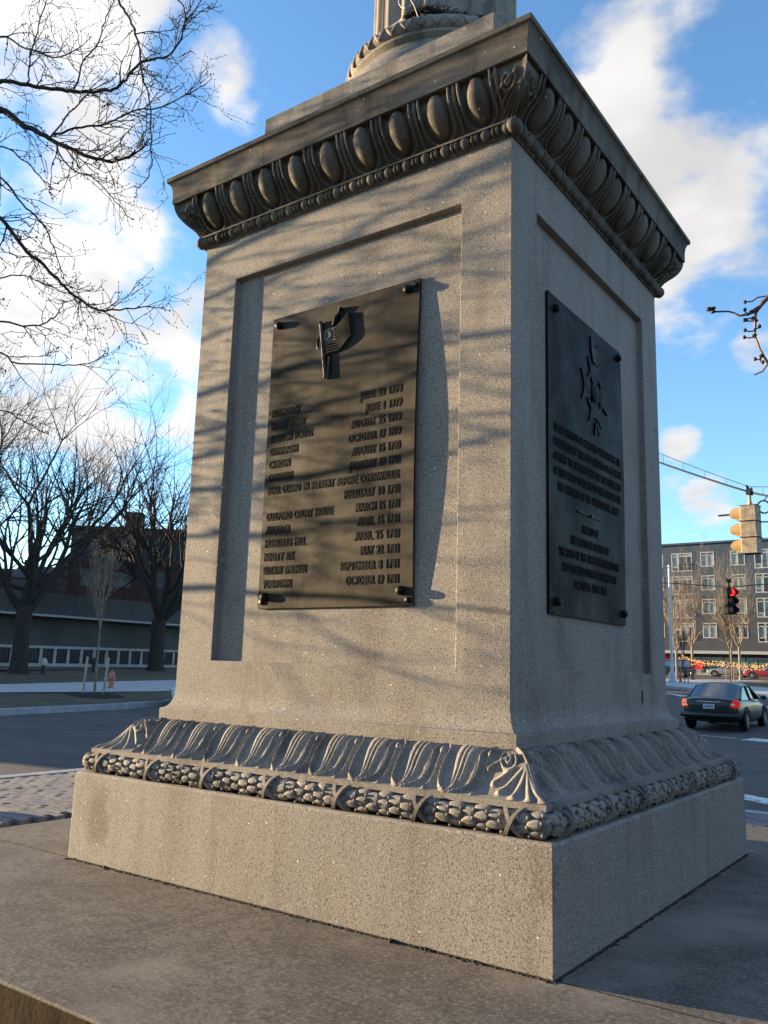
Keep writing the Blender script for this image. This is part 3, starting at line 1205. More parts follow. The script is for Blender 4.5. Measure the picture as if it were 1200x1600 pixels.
# rust streak and chips on the shaded side
for (y, z, sy, sz, nm) in ((0.70, 1.075, 0.016, 0.05, 'plug_hole'),):
    s_ = MB()
    s_.sphere((A + 0.0005, y, z), 1.0, 10, 10, (0.004, sy, sz))
    s_.build(nm, M['dirt'], mon, smooth=180)


# ------------------------------------------------------------------ bronze plaques
def text_mesh(b_, txt, x0, zb, width, cap, yfn, depth=0.007, align='L', mi=0):
    cu = bpy.data.curves.new('t', 'FONT')
    cu.body = txt
    cu.size = 1.0
    cu.extrude = 0.5
    cu.offset = 0.03
    cu.space_character = 1.08
    cu.space_word = 1.5
    cu.resolution_u = 2
    ob = bpy.data.objects.new('t', cu)
    COL.objects.link(ob)
    dg = bpy.context.evaluated_depsgraph_get()
    dg.update()
    m_ = ob.evaluated_get(dg).to_mesh()
    co = np.array([v.co[:] for v in m_.vertices])
    fs = [tuple(p_.vertices) for p_ in m_.polygons]
    ob.evaluated_get(dg).to_mesh_clear()
    bpy.data.objects.remove(ob)
    bpy.data.curves.remove(cu)
    mn, mx = co.min(0), co.max(0)
    sx = width / (mx[0] - mn[0])
    sz = cap / 0.73
    x_ = (co[:, 0] - mn[0]) * sx + (x0 if align == 'L' else (x0 - width if align == 'R' else x0 - width / 2))
    z_ = co[:, 1] * sz + zb
    vs = [(x_[i], yfn(x_[i], z_[i]) - depth * (co[i, 2] + 0.5) + 0.0005, z_[i]) for i in range(len(co))]
    b_.add(vs, fs, mi)


def tw(s, k=0.0292):
    return sum(k * (0.52 if c_ in "I1' " else 1.0) for c_ in s)


def make_plaque(k, cx, zb, W, H, bulge, label, mats):
    root = tag(empty('bronze_plaque', Matrix.Rotation(k * math.pi / 2, 3, 'Z') @ Vector((cx, -A + D_, zb)), k * math.pi / 2), label, 'plaque')

    def yf(x, z):
        u, v = x / W + .5, z / H
        return -(0.017 + bulge * math.sin(math.pi * min(1, max(0, v))) * min(1, max(0, u)) ** 1.5)
    b_ = MB()
    nu, nv = 10, 20
    fn = lambda u, v: ((u - .5) * W, yf((u - .5) * W, v * H), v * H)
    b_.grid(fn, nu, nv)
    ring = [fn(i / nu, 0) for i in range(nu)] + [fn(1, i / nv) for i in range(nv)] + [fn(1 - i / nu, 1) for i in range(nu)] + [fn(0, 1 - i / nv) for i in range(nv)]
    n_ = len(ring)
    b_.add(ring + [(x, min(-0.001, y + .016), z) for x, y, z in ring], [(i, n_ + i, n_ + (i + 1) % n_, (i + 1) % n_) for i in range(n_)])
    b_.build('plate', mats[0], root, smooth=40)
    bt = MB()
    bt.lathe([(0.026, 0.0), (0.026, -0.010), (0.023, -0.026), (0.014, -0.033), (0.004, -0.035)], 14, axis='y')
    bme_ = bt.mesh('bolt', mats[1], smooth=50)
    return root, yf, bme_


fm = (M['bronze'], M['bronze_dark'], M['bronze_relief'])
root, yf, bme_ = make_plaque(0, 0.0325, 1.555, 1.155, 1.903, 0.022, 'sunlit brown bronze plaque listing battles and dates under a flag', fm)
for (x, z) in ((0.509, 3.403), (-0.464, 3.40), (-0.466, 1.626), (0.513, 1.637)):
    x, z = x - 0.0325 + (0.02 if x > 0 else -0.02), z - 1.555
    inst('bolt', bme_, root, (x, yf(x, z) + .002, z))
s_ = MB()
s_.lathe([(0.018, 0.0), (0.018, -0.007), (0.014, -0.010)], 12, axis='y')
pin = s_.mesh('pin', fm[1], smooth=50)
for (x, z) in ((-.548, .04), (.545, .03), (-.545, 1.86), (.55, 1.865)):
    inst('pin', pin, root, (x, yf(x, z) + .001, z))
ROWS = [('MONMOUTH', 'JUNE 28 1778'), ('STONY POINT', 'JUNE 1 1779'), ('SCOTCH PLAINS', 'AUGUST 25 1779'), ('SAVANNAH', 'OCTOBER 19 1779'),
        ('CAMDEN', 'AUGUST 16 1780'), ('COWPENS', 'JANUARY 17 1781'), ('REAR GUARD IN RETREAT BEFORE CORNWALLIS', None), (None, 'FEBRUARY 10 1781'),
        ('GUILFORD COURT HOUSE', 'MARCH 15 1781'), ('AUGUSTA', 'APRIL 16 1781'), ('HOBKIRKS HILL', 'APRIL 25 1781'), ('NINETY SIX', 'MAY 22 1781'),
        ('EUTAW SPRINGS', 'SEPTEMBER 8 1781'), ('YORKTOWN', 'OCTOBER 19 1781')]
for i, (l_, r_) in enumerate(ROWS):
    zb = 2.780 - i * 0.0845 - 1.555
    for s, al in ((l_, 'L'), (r_, 'R')):
        if s:
            b_ = MB()
            text_mesh(b_, s, (-0.512 if al == 'L' else 0.512) - 0.0325, zb, min(1.02, tw(s)), 0.050, yf, 0.0032, al)
            b_.build('lettering', M['letter'], root)
# waving flag in relief
flag = empty('x')
bpy.data.objects.remove(flag)
fx = lambda x: x - 0.0325
P00, P01, P10, P11 = (-0.085, 3.095), (-0.118, 3.255), (0.125, 3.185), (0.100, 3.345)     # lower hoist, upper hoist, lower fly, upper fly


def flag_pt(u, v, lift):
    x = (P00[0] * (1 - u) + P10[0] * u) * (1 - v) + (P01[0] * (1 - u) + P11[0] * u) * v
    z = (P00[1] * (1 - u) + P10[1] * u) * (1 - v) + (P01[1] * (1 - u) + P11[1] * u) * v
    z += 0.012 * math.sin(u * 7.0 + 0.6) + 0.02 * u * (1 - u) * 4 * (1 - v) * -0.4
    y = 0.006 + 0.006 * u + 0.003 * math.sin(u * 9.0)
    return (fx(x), yf(fx(x), z - 1.555) - y - lift, z - 1.555)


fg = MB()
NSTR = 9


def stripe_h(u, v):
    s = (v * NSTR) % 1.0
    if u < 0.44 and v > 0.46:
        r_ = math.hypot((u - .22) / .13, (v - .74) / .17)
        return 0.003 + 0.004 * math.exp(-((r_ - 1) / .22) ** 2)
    return 0.008 * max(0.0, 1 - ((s - .5) / .34) ** 4)


fg.grid(lambda u, v: flag_pt(u, v, stripe_h(u, v)), 24, 78)
outl = [flag_pt(i / 24, 0, 0) for i in range(24)] + [flag_pt(1, i / 20, 0) for i in range(20)] + [flag_pt(1 - i / 24, 1, 0) for i in range(24)] + [flag_pt(0, 1 - i / 20, 0) for i in range(20)]
n_ = len(outl)
fg.add(outl + [(x, yf(x, z) + .002, z) for x, y, z in outl], [(i, n_ + i, n_ + (i + 1) % n_, (i + 1) % n_) for i in range(n_)])
fobj = fg.build('flag_relief', M['bronze_relief'], root, smooth=50)
s_ = MB()
zz = lambda z: z - 1.555
def yo(x, z, o):
    return (fx(x), yf(fx(x), zz(z)) - o, zz(z))
s_.tube([yo(-0.066, 2.965, .012), yo(-0.124, 3.335, .012)], 0.0115, 8)
s_.build('flag_staff', M['bronze_relief'], root, smooth=50)
s_ = MB()
s_.tube([yo(-0.052, 2.955, .008), yo(-0.045, 3.10, .008)], 0.009, 6)
s_.build('second_staff', M['bronze_relief'], root, smooth=50)
s_ = MB()
s_.tube([yo(-0.02, 3.30, .010), yo(0.005, 3.345, .014), yo(0.022, 3.37, .012), yo(0.034, 3.405, .012)], [.012, .02, .010, .016], 6)
s_.build('eagle_finial', M['bronze_dark'], root, smooth=50)
s_ = MB()
s_.sphere(yo(-0.126, 3.335, .014), 0.014, 6, 5)
s_.build('staff_ball', M['bronze_dark'], root, smooth=50)
s_ = MB()
s_.tube([yo(-0.12, 3.26, .012), yo(-0.14, 3.22, .012), yo(-0.142, 3.18, .01), yo(-0.135, 3.165, .01)], [.006, .008, .009, .005], 5)
s_.build('tassel', M['bronze_dark'], root, smooth=50)

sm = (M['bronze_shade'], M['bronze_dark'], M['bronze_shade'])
SC, SZ = -0.0995, 1.538
root, yf, bme_ = make_plaque(1, SC, SZ, 1.19, 1.897, 0.008, 'shade-coloured bronze dedication plaque with a cross medal on the shaded side', sm)
for (x, z) in ((-0.60, 3.355), (0.425, 3.375), (-0.61, 1.61), (0.44, 1.612)):
    inst('bolt', bme_, root, (x - SC, yf(x - SC, z - SZ) + .002, z - SZ))
LN = ['TO ALL PATRIOTS OF MARYLAND WHO DURING THE', 'REVOLUTIONARY WAR AIDED ON LAND OR AT SEA IN', 'GAINING THE INDEPENDENCE OF THIS STATE AND', 'OF THESE UNITED STATES AND TO THE MARYLAND LINE', 'THE BAYONETS OF THE CONTINENTAL ARMY']
for i, s in enumerate(LN):
    b_ = MB()
    text_mesh(b_, s, 0.0, 2.602 - i * 0.0865 - SZ, 1.055 if i < 4 else 0.96, 0.050, yf, 0.0045, 'C')
    b_.build('lettering', M['letter'], root)
for i, (s, w_) in enumerate((('ERECTED BY', .25), ('THE MARYLAND SOCIETY OF', .60), ('THE SONS OF THE AMERICAN REVOLUTION', .93), ('AND DEDICATED ON PEGGY STEWART DAY', .85), ('OCTOBER 19TH 1901', .50))):
    b_ = MB()
    text_mesh(b_, s, 0.0, 2.055 - i * 0.0865 - SZ, w_, 0.050, yf, 0.0045, 'C')
    b_.build('lettering', M['letter'], root)
s_ = MB()
s_.box(-0.20, 0.20, yf(0, .64) - .006, yf(0, .64) + .001, 2.172 - SZ, 2.182 - SZ)
s_.sphere((0.0, yf(0, .64) - .005, 2.177 - SZ), .012, 6, 5)
s_.build('rule', M['bronze_dark'], root)
# cross medal: four flared arms, wreath, medallion, bird above
bx, bz = -0.01, 3.0
med = MB()
yb = lambda x, z, o: (x - SC, yf(x - SC, z - SZ) - o, z - SZ)


def slab(b_, poly, o0, o1):
    b_.prism(poly, lambda x, z: yb(x, z, o0), lambda x, z: yb(x, z, o1))


for q in range(4):
    a_ = q * math.pi / 2
    L = 0.215
    loc = [(-0.035, 0.05), (0.035, 0.05), (0.10, L), (0.045, L - 0.032), (0.0, L - .045), (-0.045, L - 0.032), (-0.10, L)]
    slab(med, [(bx + x * math.cos(a_) - z * math.sin(a_), bz + x * math.sin(a_) + z * math.cos(a_)) for x, z in loc], -.002, 0.010)
med.build('medal_cross', M['bronze_shade'], root)
med = MB()
for q in range(36):
    a_ = 2 * math.pi * q / 36
    med.sphere(yb(bx + 0.125 * math.cos(a_), bz + 0.125 * math.sin(a_), 0.004), 0.018, 6, 4, (1, .5, 1))
med.build('medal_wreath', M['bronze_dark'], root, smooth=180)
med = MB()
med.lathe([(0.070, 0.0), (0.070, -0.012), (0.062, -0.016), (0.055, -0.013), (0.0485, -0.013), (0.043, -0.016), (0.01, -0.018)], 28, c=yb(bx, bz, 0.004), axis='y')
med.build('medallion', M['bronze_shade'], root, smooth=40)
med = MB()
slab(med, [(bx - .02, bz + .20), (bx + .03, bz + .20), (bx + .04, bz + .25), (bx + .055, bz + .34), (bx + .03, bz + .29), (bx + .012, bz + .33), (bx - .005, bz + .30), (bx - .05, bz + .37), (bx - .045, bz + .28)], -.002, .011)
med.build('medal_eagle', M['bronze_dark'], root)
med = MB()
slab(med, [(bx + .03, bz - .20), (bx + .05, bz - .20), (bx + .085, bz - .265), (bx + .06, bz - .265)], -.002, .010)
med.build('ribbon_tail', M['bronze_dark'], root)
med = MB()
slab(med, [(bx - .0, bz - .20), (bx + .015, bz - .20), (bx + .02, bz - .28), (bx - .01, bz - .28)], -.002, .012)
med.build('ribbon_tail', M['bronze_dark'], root)

# withered garland and wire tied round the column foot
gl = tag(empty('garland', (0.22, -0.62, 5.80)), 'dark withered garland with loose wire on the column foot', 'garland')
rng = random.Random(5)
s_ = MB()
cpts = []
for i in range(9):
    a_ = R(-84 + i * 7.5)
    cpts.append((0.655 * math.cos(a_) - 0.22, 0.655 * math.sin(a_) + 0.62, 0.03 + 0.03 * math.sin(i) - .008 * i))
for i in range(900):
    k = rng.uniform(0, 7.99)
    i0 = int(k)
    p_ = Vector(cpts[i0]).lerp(Vector(cpts[i0 + 1]), k - i0)
    dirv = Vector((rng.gauss(0.55, .5), rng.gauss(.25, .5), rng.gauss(-.1, .45))).normalized()
    fat = 0.045 * (1 - abs(k - 2.8) / 8)
    p_ = p_ + Vector((rng.gauss(0, fat * .5), rng.gauss(0, fat * .5), rng.gauss(0, fat * .5)))
    L = rng.uniform(.03, .07)
    sd_ = dirv.cross(Vector((rng.random(), rng.random(), 1))).normalized() * .0035
    s_.add([p_ - sd_, p_ + sd_, p_ + dirv * L], [(0, 1, 2)])
M['needles'] = plain('withered needles', (0.022, 0.020, 0.014), 0.9, var=0.4, scale=20)
stuff(s_.build('needles', M['needles'], gl))
s_ = MB()
s_.tube([(x, y, z) for x, y, z in cpts], 0.02, 6)
s_.tube([(0.574 * math.cos(R(a_)) - .22, 0.574 * math.sin(R(a_)) + .62, 0.075 + 0.0007 * (a_ + 90)) for a_ in range(-172, -84, 8)], 0.006, 5)
s_.build('rope', M['needles'], gl)
M['wire'] = plain('pale wire', (0.55, 0.52, 0.47), 0.6)
s_ = MB()
wp = Vector(cpts[1]) + Vector((-.02, -.03, .02))
s_.tube([wp + Vector((.10 * math.sin(i * .5) * (1 - i * .02) - .02, -.02, .10 * (1 - math.cos(i * .5)) * .9 + .0)) for i in range(13)], 0.003, 5)
s_.tube([wp + Vector((-.05 + .03 * i, -.03, .09 - .012 * i * i)) for i in range(6)], 0.003, 5)
s_.build('wire', M['wire'], gl)


# ------------------------------------------------------------------ bare trees
def rvec(rng):
    return Vector((rng.gauss(0, 1), rng.gauss(0, 1), rng.gauss(0, 1))).normalized()


def grow(b_, rng, p, d, L, r, lvl, cfg):
    """One branch and, along it, its side branches."""
    last = cfg['levels']
    nseg = (9, 7, 6, 5, 4, 3)[min(lvl, 5)]
    pts, rad = [Vector(p)], [r]
    d = Vector(d).normalized()
    tip = r * (0.42 if lvl < last else 0.30)
    kids = []
    for i in range(nseg):
        up = cfg['up'][min(lvl, len(cfg['up']) - 1)]
        d = (d + rvec(rng) * cfg['wander'] + Vector((0, 0, up))).normalized()
        q = pts[-1] + d * (L / nseg)
        pts.append(q)
        rad.append(r + (tip - r) * (i + 1) / nseg)
        if lvl < last and (i + 1) / nseg > cfg['bare'][min(lvl, len(cfg['bare']) - 1)]:
            kids.append((q, d.copy(), rad[-1]))
    n = 9 if r > .12 else (6 if r > .03 else (4 if r > .012 else 3))
    b_.tube(pts, rad, n, cap=lvl == last)
    if lvl >= last:
        return
    nk = cfg['kids'][min(lvl, len(cfg['kids']) - 1)]
    for c in range(nk):
        if c == 0:
            q, dd, rr = kids[-1]
            ang = rng.uniform(.08, .35)
        else:
            q, dd, rr = kids[int(rng.random() * len(kids))]
            ang = rng.uniform(*cfg['angle'])
        ax = dd.cross(rvec(rng))
        if ax.length < 1e-3:
            continue
        nd = Matrix.Rotation(ang, 3, ax.normalized()) @ dd
        lo, hi = cfg['len']
        grow(b_, rng, q, nd, L * rng.uniform(lo, hi), max(cfg['rmin'], min(rr * .85, r * rng.uniform(.45, .66))), lvl + 1, cfg)


def tree(name, base, h, r, seed, cfg, mat, label, group=None, limbs=5, split=0.26, spread=(0.35, 0.8), lean=(0, 0)):
    root = tag(empty(name, base), label, 'tree', group)
    rng = random.Random(seed)
    tb = MB()
    zt = h * split
    tb.tube([(0, 0, -0.4), (0, 0, 0), (0.01, 0, .25), (lean[0] * .3, lean[1] * .3, zt * .55), (lean[0], lean[1], zt), (lean[0] * 1.2, lean[1] * 1.2, zt * 1.12)],
            [r * 1.7, r * 1.45, r * 1.12, r * .95, r * 1.02, r * .7], 14)
    tb.build('trunk', mat, root, smooth=60)
    cb_ = MB()
    a0 = rng.uniform(0, 6)
    for i in range(limbs):
        a_ = a0 + 2 * math.pi * i / limbs + rng.uniform(-.35, .35)
        sp = rng.uniform(*spread)
        d = Vector((math.cos(a_) * math.sin(sp), math.sin(a_) * math.sin(sp), math.cos(sp)))
        grow(cb_, rng, (lean[0], lean[1], zt * rng.uniform(.86, 1.03)), d, h * rng.uniform(.36, .46), r * rng.uniform(.42, .62), 1, cfg)
    cb_.build('crown', mat, root)
    return root


OLD = dict(levels=5, up=(0, .10, .09, .06, .04, .02), wander=.17, bare=(.3, .22, .2, .15, .1), kids=(5, 5, 5, 4, 4), angle=(.35, .95), len=(.50, .78), rmin=.010)
SLIM = dict(levels=4, up=(0, .10, .09, .08, .06), wander=.13, bare=(.2, .15, .1, .1), kids=(6, 5, 5, 4), angle=(.35, .85), len=(.42, .70), rmin=.009)
SAP = dict(levels=3, up=(0, .12, .10, .08), wander=.08, bare=(.2, .15, .1), kids=(5, 5, 4), angle=(.25, .55), len=(.45, .65), rmin=.006)


def gpt(px, py, dist, dz=0.0):
    p = at(px, py, dist)
    return Vector((p.x, p.y, GZ(p.x, p.y) + dz))


tree('bare_tree', gpt(28, 1052, 44.1, .17), 13.6, .37, 11, OLD, M['bark'], 'big bare tree with forked dark trunk at the left edge', limbs=6, split=.23, spread=(.3, .85))
tree('bare_tree', gpt(243, 1042, 52.0, .17), 13.0, .42, 23, OLD, M['bark'], 'big bare tree directly left of the monument', limbs=7, split=.22, spread=(.25, .9))
tree('bare_tree', gpt(-150, 1046, 50.0, .17), 13.5, .42, 31, OLD, M['bark'], 'bare tree mostly cut off by the left edge', limbs=6, split=.24)

# young tree with two stakes, mulch ring, hydrant
def young_tree(base, h, seed, label, mat, r=.045):
    root = tag(empty('young_tree', base), label, 'tree')
    rng = random.Random(seed)
    tb = MB()
    tb.tube([(0, 0, -.1), (0.005, 0, h * .2), (-.005, .01, h * .45), (0.01, 0, h * .75), (0, 0, h)], [r * 1.2, r, r * .8, r * .5, r * .15], 8)
    tb.build('trunk', mat, root, smooth=60)
    cb_ = MB()
    for i in range(16):
        a_, z = rng.uniform(0, 6.28), h * rng.uniform(.36, .95)
        d = Vector((math.cos(a_) * .45, math.sin(a_) * .45, 1))
        grow(cb_, rng, (0, 0, z), d, (h * 1.05 - z) * .55 + .25, .014, 1, SAP)
    cb_.build('crown', mat, root)
    return root


def stake(base, h, label, tilt=0.0, group=None, mat=None):
    b_ = MB()
    b_.tube([(0, 0, -.15), (tilt * .5, 0, h * .5), (tilt, 0, h - .03), (tilt, 0, h)], [.045, .045, .043, .025], 8)
    return tag(b_.build('stake', mat or M['stake'], smooth=50, loc=base), label, 'stake', group)


M['stake'] = plain('pale timber', (0.40, 0.36, 0.29), 0.8, var=0.15, scale=8)
yt = young_tree(gpt(147, 1087, 34.6, .17), 4.9, 3, 'thin young tree between two pale stakes by the footpath', M['bark_tan'])
stake(gpt(129, 1085, 34.7, .17), 1.42, 'pale timber stake left of the young tree', .10)
stake(gpt(161, 1084.5, 35.0, .17), 1.42, 'pale timber stake right of the young tree, near the hydrant', .16)
b_ = MB()
mc = yt.location
rng = random.Random(1)
mo = [(math.cos(a_) * rng.uniform(.85, 1.1), math.sin(a_) * rng.uniform(.85, 1.1)) for a_ in [i * math.pi / 12 for i in range(24)]]
b_.add([(0, 0, .10)] + [(x * .6, y * .6, .08) for x, y in mo] + [(x * 1.15, y * 1.15, .012 + (GZ(mc.x + x * 1.15, mc.y + y * 1.15) - GZ(mc.x, mc.y))) for x, y in mo],
       [(0, 1 + i, 1 + (i + 1) % 24) for i in range(24)] + [(1 + i, 25 + i, 25 + (i + 1) % 24, 1 + (i + 1) % 24) for i in range(24)])
tag(b_.build('mulch_bed', M['mulch'], loc=tuple(mc)), 'dark mulch ring round the foot of the young tree', 'mulch')


def hydrant(base, label, mat, sc=1.0):
    root = tag(empty('fire_hydrant', base), label, 'hydrant')
    b_ = MB()
    b_.lathe([(.15, -.05), (.15, .04), (.105, .06), (.10, .40), (.125, .42), (.125, .46), (.115, .50)], 14)
    b_.build('barrel', mat, root, smooth=40)
    b_ = MB()
    b_.lathe([(.13, .50), (.13, .53), (.11, .60), (.07, .66), (.03, .68)], 14)
    c_ = b_.build('bonnet', mat, root, smooth=40)
    n_ = MB()
    n_.lathe([(.03, .675), (.03, .73), (.02, .735)], 5)
    n_.build('nut', mat, c_)
    for a_ in (0, math.pi, -math.pi / 2):
        b_ = MB()
        b_.lathe([(.05, .08), (.05, .15), (.062, .155), (.062, .19), (.02, .20)], 10, axis='x')
        o = b_.build('nozzle', mat, root, smooth=40, loc=(0, 0, .40))
        o.rotation_euler.z = a_
    root.scale = (sc, sc, sc)
    return root


M['hyd_orange'] = plain('faded orange paint', (0.46, 0.17, 0.11), 0.6, var=.2, scale=12)
M['hyd_red'] = plain('red paint', (0.5, 0.05, 0.03), 0.5)
hydrant(gpt(173, 1076, 37.6, .17), 'faded orange fire hydrant on the lawn right of the young tree', M['hyd_orange'], 1.08)

M['pale_cap'] = plain('pale cap', (0.42, 0.38, 0.28), 0.7)
M['dark_metal'] = plain('dark metal', (0.03, 0.03, 0.032), 0.6)
for (px, py, dist, lab) in ((67, 1051, 44.5, 'short dark standpipe with pale cap right of the left tree'), (146, 1046.5, 47.5, 'short dark standpipe behind the young tree')):
    root = tag(empty('standpipe', gpt(px, py, dist, .17)), lab, 'standpipe')
    b_ = MB()
    b_.lathe([(.16, 0), (.10, .05), (.09, .42), (.12, .45)], 10)
    b_.build('pipe', M['dark_metal'], root, smooth=40)
    b_ = MB()
    b_.lathe([(.17, .40), (.19, .48), (.17, .62), (.10, .70), (.05, .76)], 10)
    b_.build('cap', M['pale_cap'] if px < 100 else M['dark_metal'], root, smooth=40)

# ------------------------------------------------------------------ left background: railing, low terrace building, brick block, houses
M['rail_stone'] = plain('pale balustrade', (0.34, 0.32, 0.29), 0.8, var=.15, scale=3)
M['iron'] = plain('black iron', (0.02, 0.02, 0.022), 0.6)
r0, r1 = gpt(-60, 1041, 47.8, .17), gpt(300, 1041, 57.5, .17)
rail = tag(empty('railing', r0), 'pale post railing with dark bars in front of the low wall', 'railing')
dv = (r1 - r0)
n_post = 19
pm = MB()
pm.box(-.085, .085, -.10, .10, -.3, 1.02)
pme = pm.mesh('post', M['rail_stone'])
bm_ = MB()
bm_.box(-.02, .02, -.02, .02, .12, .95)
barme = bm_.mesh('bar', M['iron'])
for i in range(n_post):
    p_ = dv * (i / (n_post - 1))
    inst('post', pme, rail, p_, (0, 0, math.atan2(dv.y, dv.x)))
    if i < n_post - 1:
        for j_ in range(1, 7):
            inst('bar', barme, rail, dv * ((i + j_ / 7) / (n_post - 1)), (0, 0, math.atan2(dv.y, dv.x)))
for z0, z1, w_ in ((.96, 1.10, .34), (-.3, .16, .36)):
    b_ = MB()
    b_.bar((0, 0, (z0 + z1) / 2), tuple(dv + Vector((0, 0, (z0 + z1) / 2))), w_, z1 - z0)
    b_.build('top_rail' if z0 > 0 else 'base_rail', M['rail_stone'], rail)

M['wall_dark'] = plain('dark rendered wall', (0.085, 0.086, 0.084), 0.9, var=.2, scale=.4)
M['fascia'] = plain('grey fascia', (0.075, 0.076, 0.075), 0.85, var=.15, scale=.3)
M['coping'] = plain('light coping', (0.34, 0.34, 0.34), 0.8)
t0, t1 = at(-260, 1030, 49), at(420, 1030, 66)
low = tag(empty('terrace_building', (t0.x, t0.y, 0.6)), 'long low dark building behind the railing with deep grey fascia', 'building')
tdir = Vector((t1.x - t0.x, t1.y - t0.y, 0))
TL = tdir.length
low.rotation_euler.z = math.atan2(tdir.y, tdir.x)
b_ = MB()
b_.box(0, TL, 1.2, 14, -1, 3.3)
b_.build('wall', M['wall_dark'], low)
npan = 14
for i in range(npan):
    b_ = MB()
    b_.box(TL * i / npan + .01, TL * (i + 1) / npan - .01, 0.0, .25, 3.15, 4.35)
    b_.build('fascia_panel', M['fascia'], low)
b_ = MB()
b_.box(0, TL, -.05, 1.5, 3.02, 3.145)
b_.build('soffit_edge', M['coping'], low)
b_ = MB()
b_.box(0, TL, 0.1, 14, 4.3, 4.42)
b_.build('roof', M['fascia'], low)
M['glass'] = None
t = NT('window glass', 0.08, 0.0, 0.6)
t.color((0.03, 0.04, 0.05))
M['glass'] = t.m
M['glass_pale'] = plain('curtained glass', (0.22, 0.25, 0.25), 0.15, var=.3, scale=.7, spec=.6)
M['glass_green'] = plain('green shop glass', (0.17, 0.24, 0.22), 0.12, var=.35, scale=.5, spec=.6)


def facade(root, x0, x1, z0, z1, wins, wall_mat, depth=12.0, lap=None, wall_name='wall', reveal=.12, bands=None):
    """Front wall in the local plane y=0 with real openings; wins are (x, z, w, h)."""
    xs = sorted(set([x0, x1] + [round(w[0], 4) for w in wins] + [round(w[0] + w[2], 4) for w in wins]))
    zs = sorted(set([z0, z1] + [round(w[1], 4) for w in wins] + [round(w[1] + w[3], 4) for w in wins] + (bands or [])))
    walls = {}
    for i in range(len(xs) - 1):
        for j_ in range(len(zs) - 1):
            cx, cz = (xs[i] + xs[i + 1]) / 2, (zs[j_] + zs[j_ + 1]) / 2
            if any(w[0] < cx < w[0] + w[2] and w[1] < cz < w[1] + w[3] for w in wins):
                continue
            mi = 0 if not bands else sum(cz > bz_ for bz_ in bands)
            b_ = walls.setdefault(mi, MB())
            if lap and lap[mi]:
                n_ = max(1, round((zs[j_ + 1] - zs[j_]) / lap[mi]))
                h = (zs[j_ + 1] - zs[j_]) / n_
                for q in range(n_):
                    za = zs[j_] + q * h
                    b_.add([(xs[i], -.03, za), (xs[i + 1], -.03, za), (xs[i + 1], 0, za + h), (xs[i], 0, za + h), (xs[i], 0, za), (xs[i + 1], 0, za)],
                           [(0, 1, 2, 3), (4, 5, 1, 0)])
            else:
                b_.add([(xs[i], 0, zs[j_]), (xs[i + 1], 0, zs[j_]), (xs[i + 1], 0, zs[j_ + 1]), (xs[i], 0, zs[j_ + 1])], [(0, 1, 2, 3)])
    mats = wall_mat if isinstance(wall_mat, list) else [wall_mat]
    for mi, b_ in walls.items():
        o_ = b_.build('siding' if lap and lap[mi] else wall_name, mats[min(mi, len(mats) - 1)], root)
        if lap and lap[mi]:
            stuff(o_)
    b_ = MB()
    b_.add([(x0, 0, z0), (x0, depth, z0), (x0, depth, z1), (x0, 0, z1), (x1, 0, z0), (x1, depth, z0), (x1, depth, z1), (x1, 0, z1)],
           [(0, 3, 2, 1), (4, 5, 6, 7), (1, 2, 6, 5), (2, 3, 7, 6)])
    b_.build('side_walls', mats[-1], root)


def make_window(root, x, z, w_, h, frame_mat, pane_mat, split=True):
    b_ = MB()
    fw, y0, y1 = .07, .004, .15
    b_.box(x, x + w_, y0, y1, z, z + fw)
    b_.box(x, x + w_, y0, y1, z + h - fw, z + h)
    b_.box(x, x + fw, y0, y1, z + fw, z + h - fw)
    b_.box(x + w_ - fw, x + w_, y0, y1, z + fw, z + h - fw)
    if split:
        b_.box(x + fw, x + w_ - fw, y0 + .03, y1, z + h / 2 - .03, z + h / 2 + .03)
    wo_ = b_.build('window', frame_mat, root)
    for z0, z1 in (((z + fw, z + h / 2 - .03), (z + h / 2 + .03, z + h - fw)) if split else ((z + fw, z + h - fw),)):
        g_ = MB()
        g_.box(x + fw, x + w_ - fw, .10, .14, z0, z1)
        g_.build('pane', pane_mat, wo_)


M['brick_wall'] = plain('dark red brick', (0.045, 0.022, 0.020), 0.9, var=.25, scale=.5)
M['roof_dark'] = plain('dark slate', (0.028, 0.029, 0.032), 0.8, var=.2, scale=.6)
M['window_blue'] = plain('blue grey window', (0.04, 0.048, 0.055), 0.3, spec=.3, var=.3, scale=.4)
p0_, p1_ = at(103, 930, 86), at(420, 930, 83)
blk = tag(empty('brick_building', (p0_.x, p0_.y, 0.6)), 'dark red brick block with slate top storey behind the bare trees', 'building')
bd_ = Vector((p1_.x - p0_.x, p1_.y - p0_.y, 0))
BL = bd_.length
blk.rotation_euler.z = math.atan2(bd_.y, bd_.x)
wins = []
for j_ in range(4):
    for i in range(7):
        wins.append((1.2 + i * 3.2, 1.4 + j_ * 3.05, 1.5, 1.6))
facade(blk, 0, BL, -1.5, 12.9, wins, [M['brick_wall'], M['roof_dark']], bands=[9.9])
for k, (x, z, w_, h) in enumerate(wins):
    make_window(blk, x, z, w_, h, M['fascia'], M['window_blue'])
b_ = MB()
b_.box(-.2, BL + .2, -.25, 12.2, 12.9, 13.25)
rf = b_.build('roof', M['roof_dark'], blk)
for (x, w_, h) in ((4.5, 1.6, 1.9), (17.5, 1.2, 1.2)):
    b_ = MB()
    b_.box(x, x + w_, 2, 3.4, 13.2, 13.25 + h)
    b_.build('chimney', M['brick_wall'], rf)

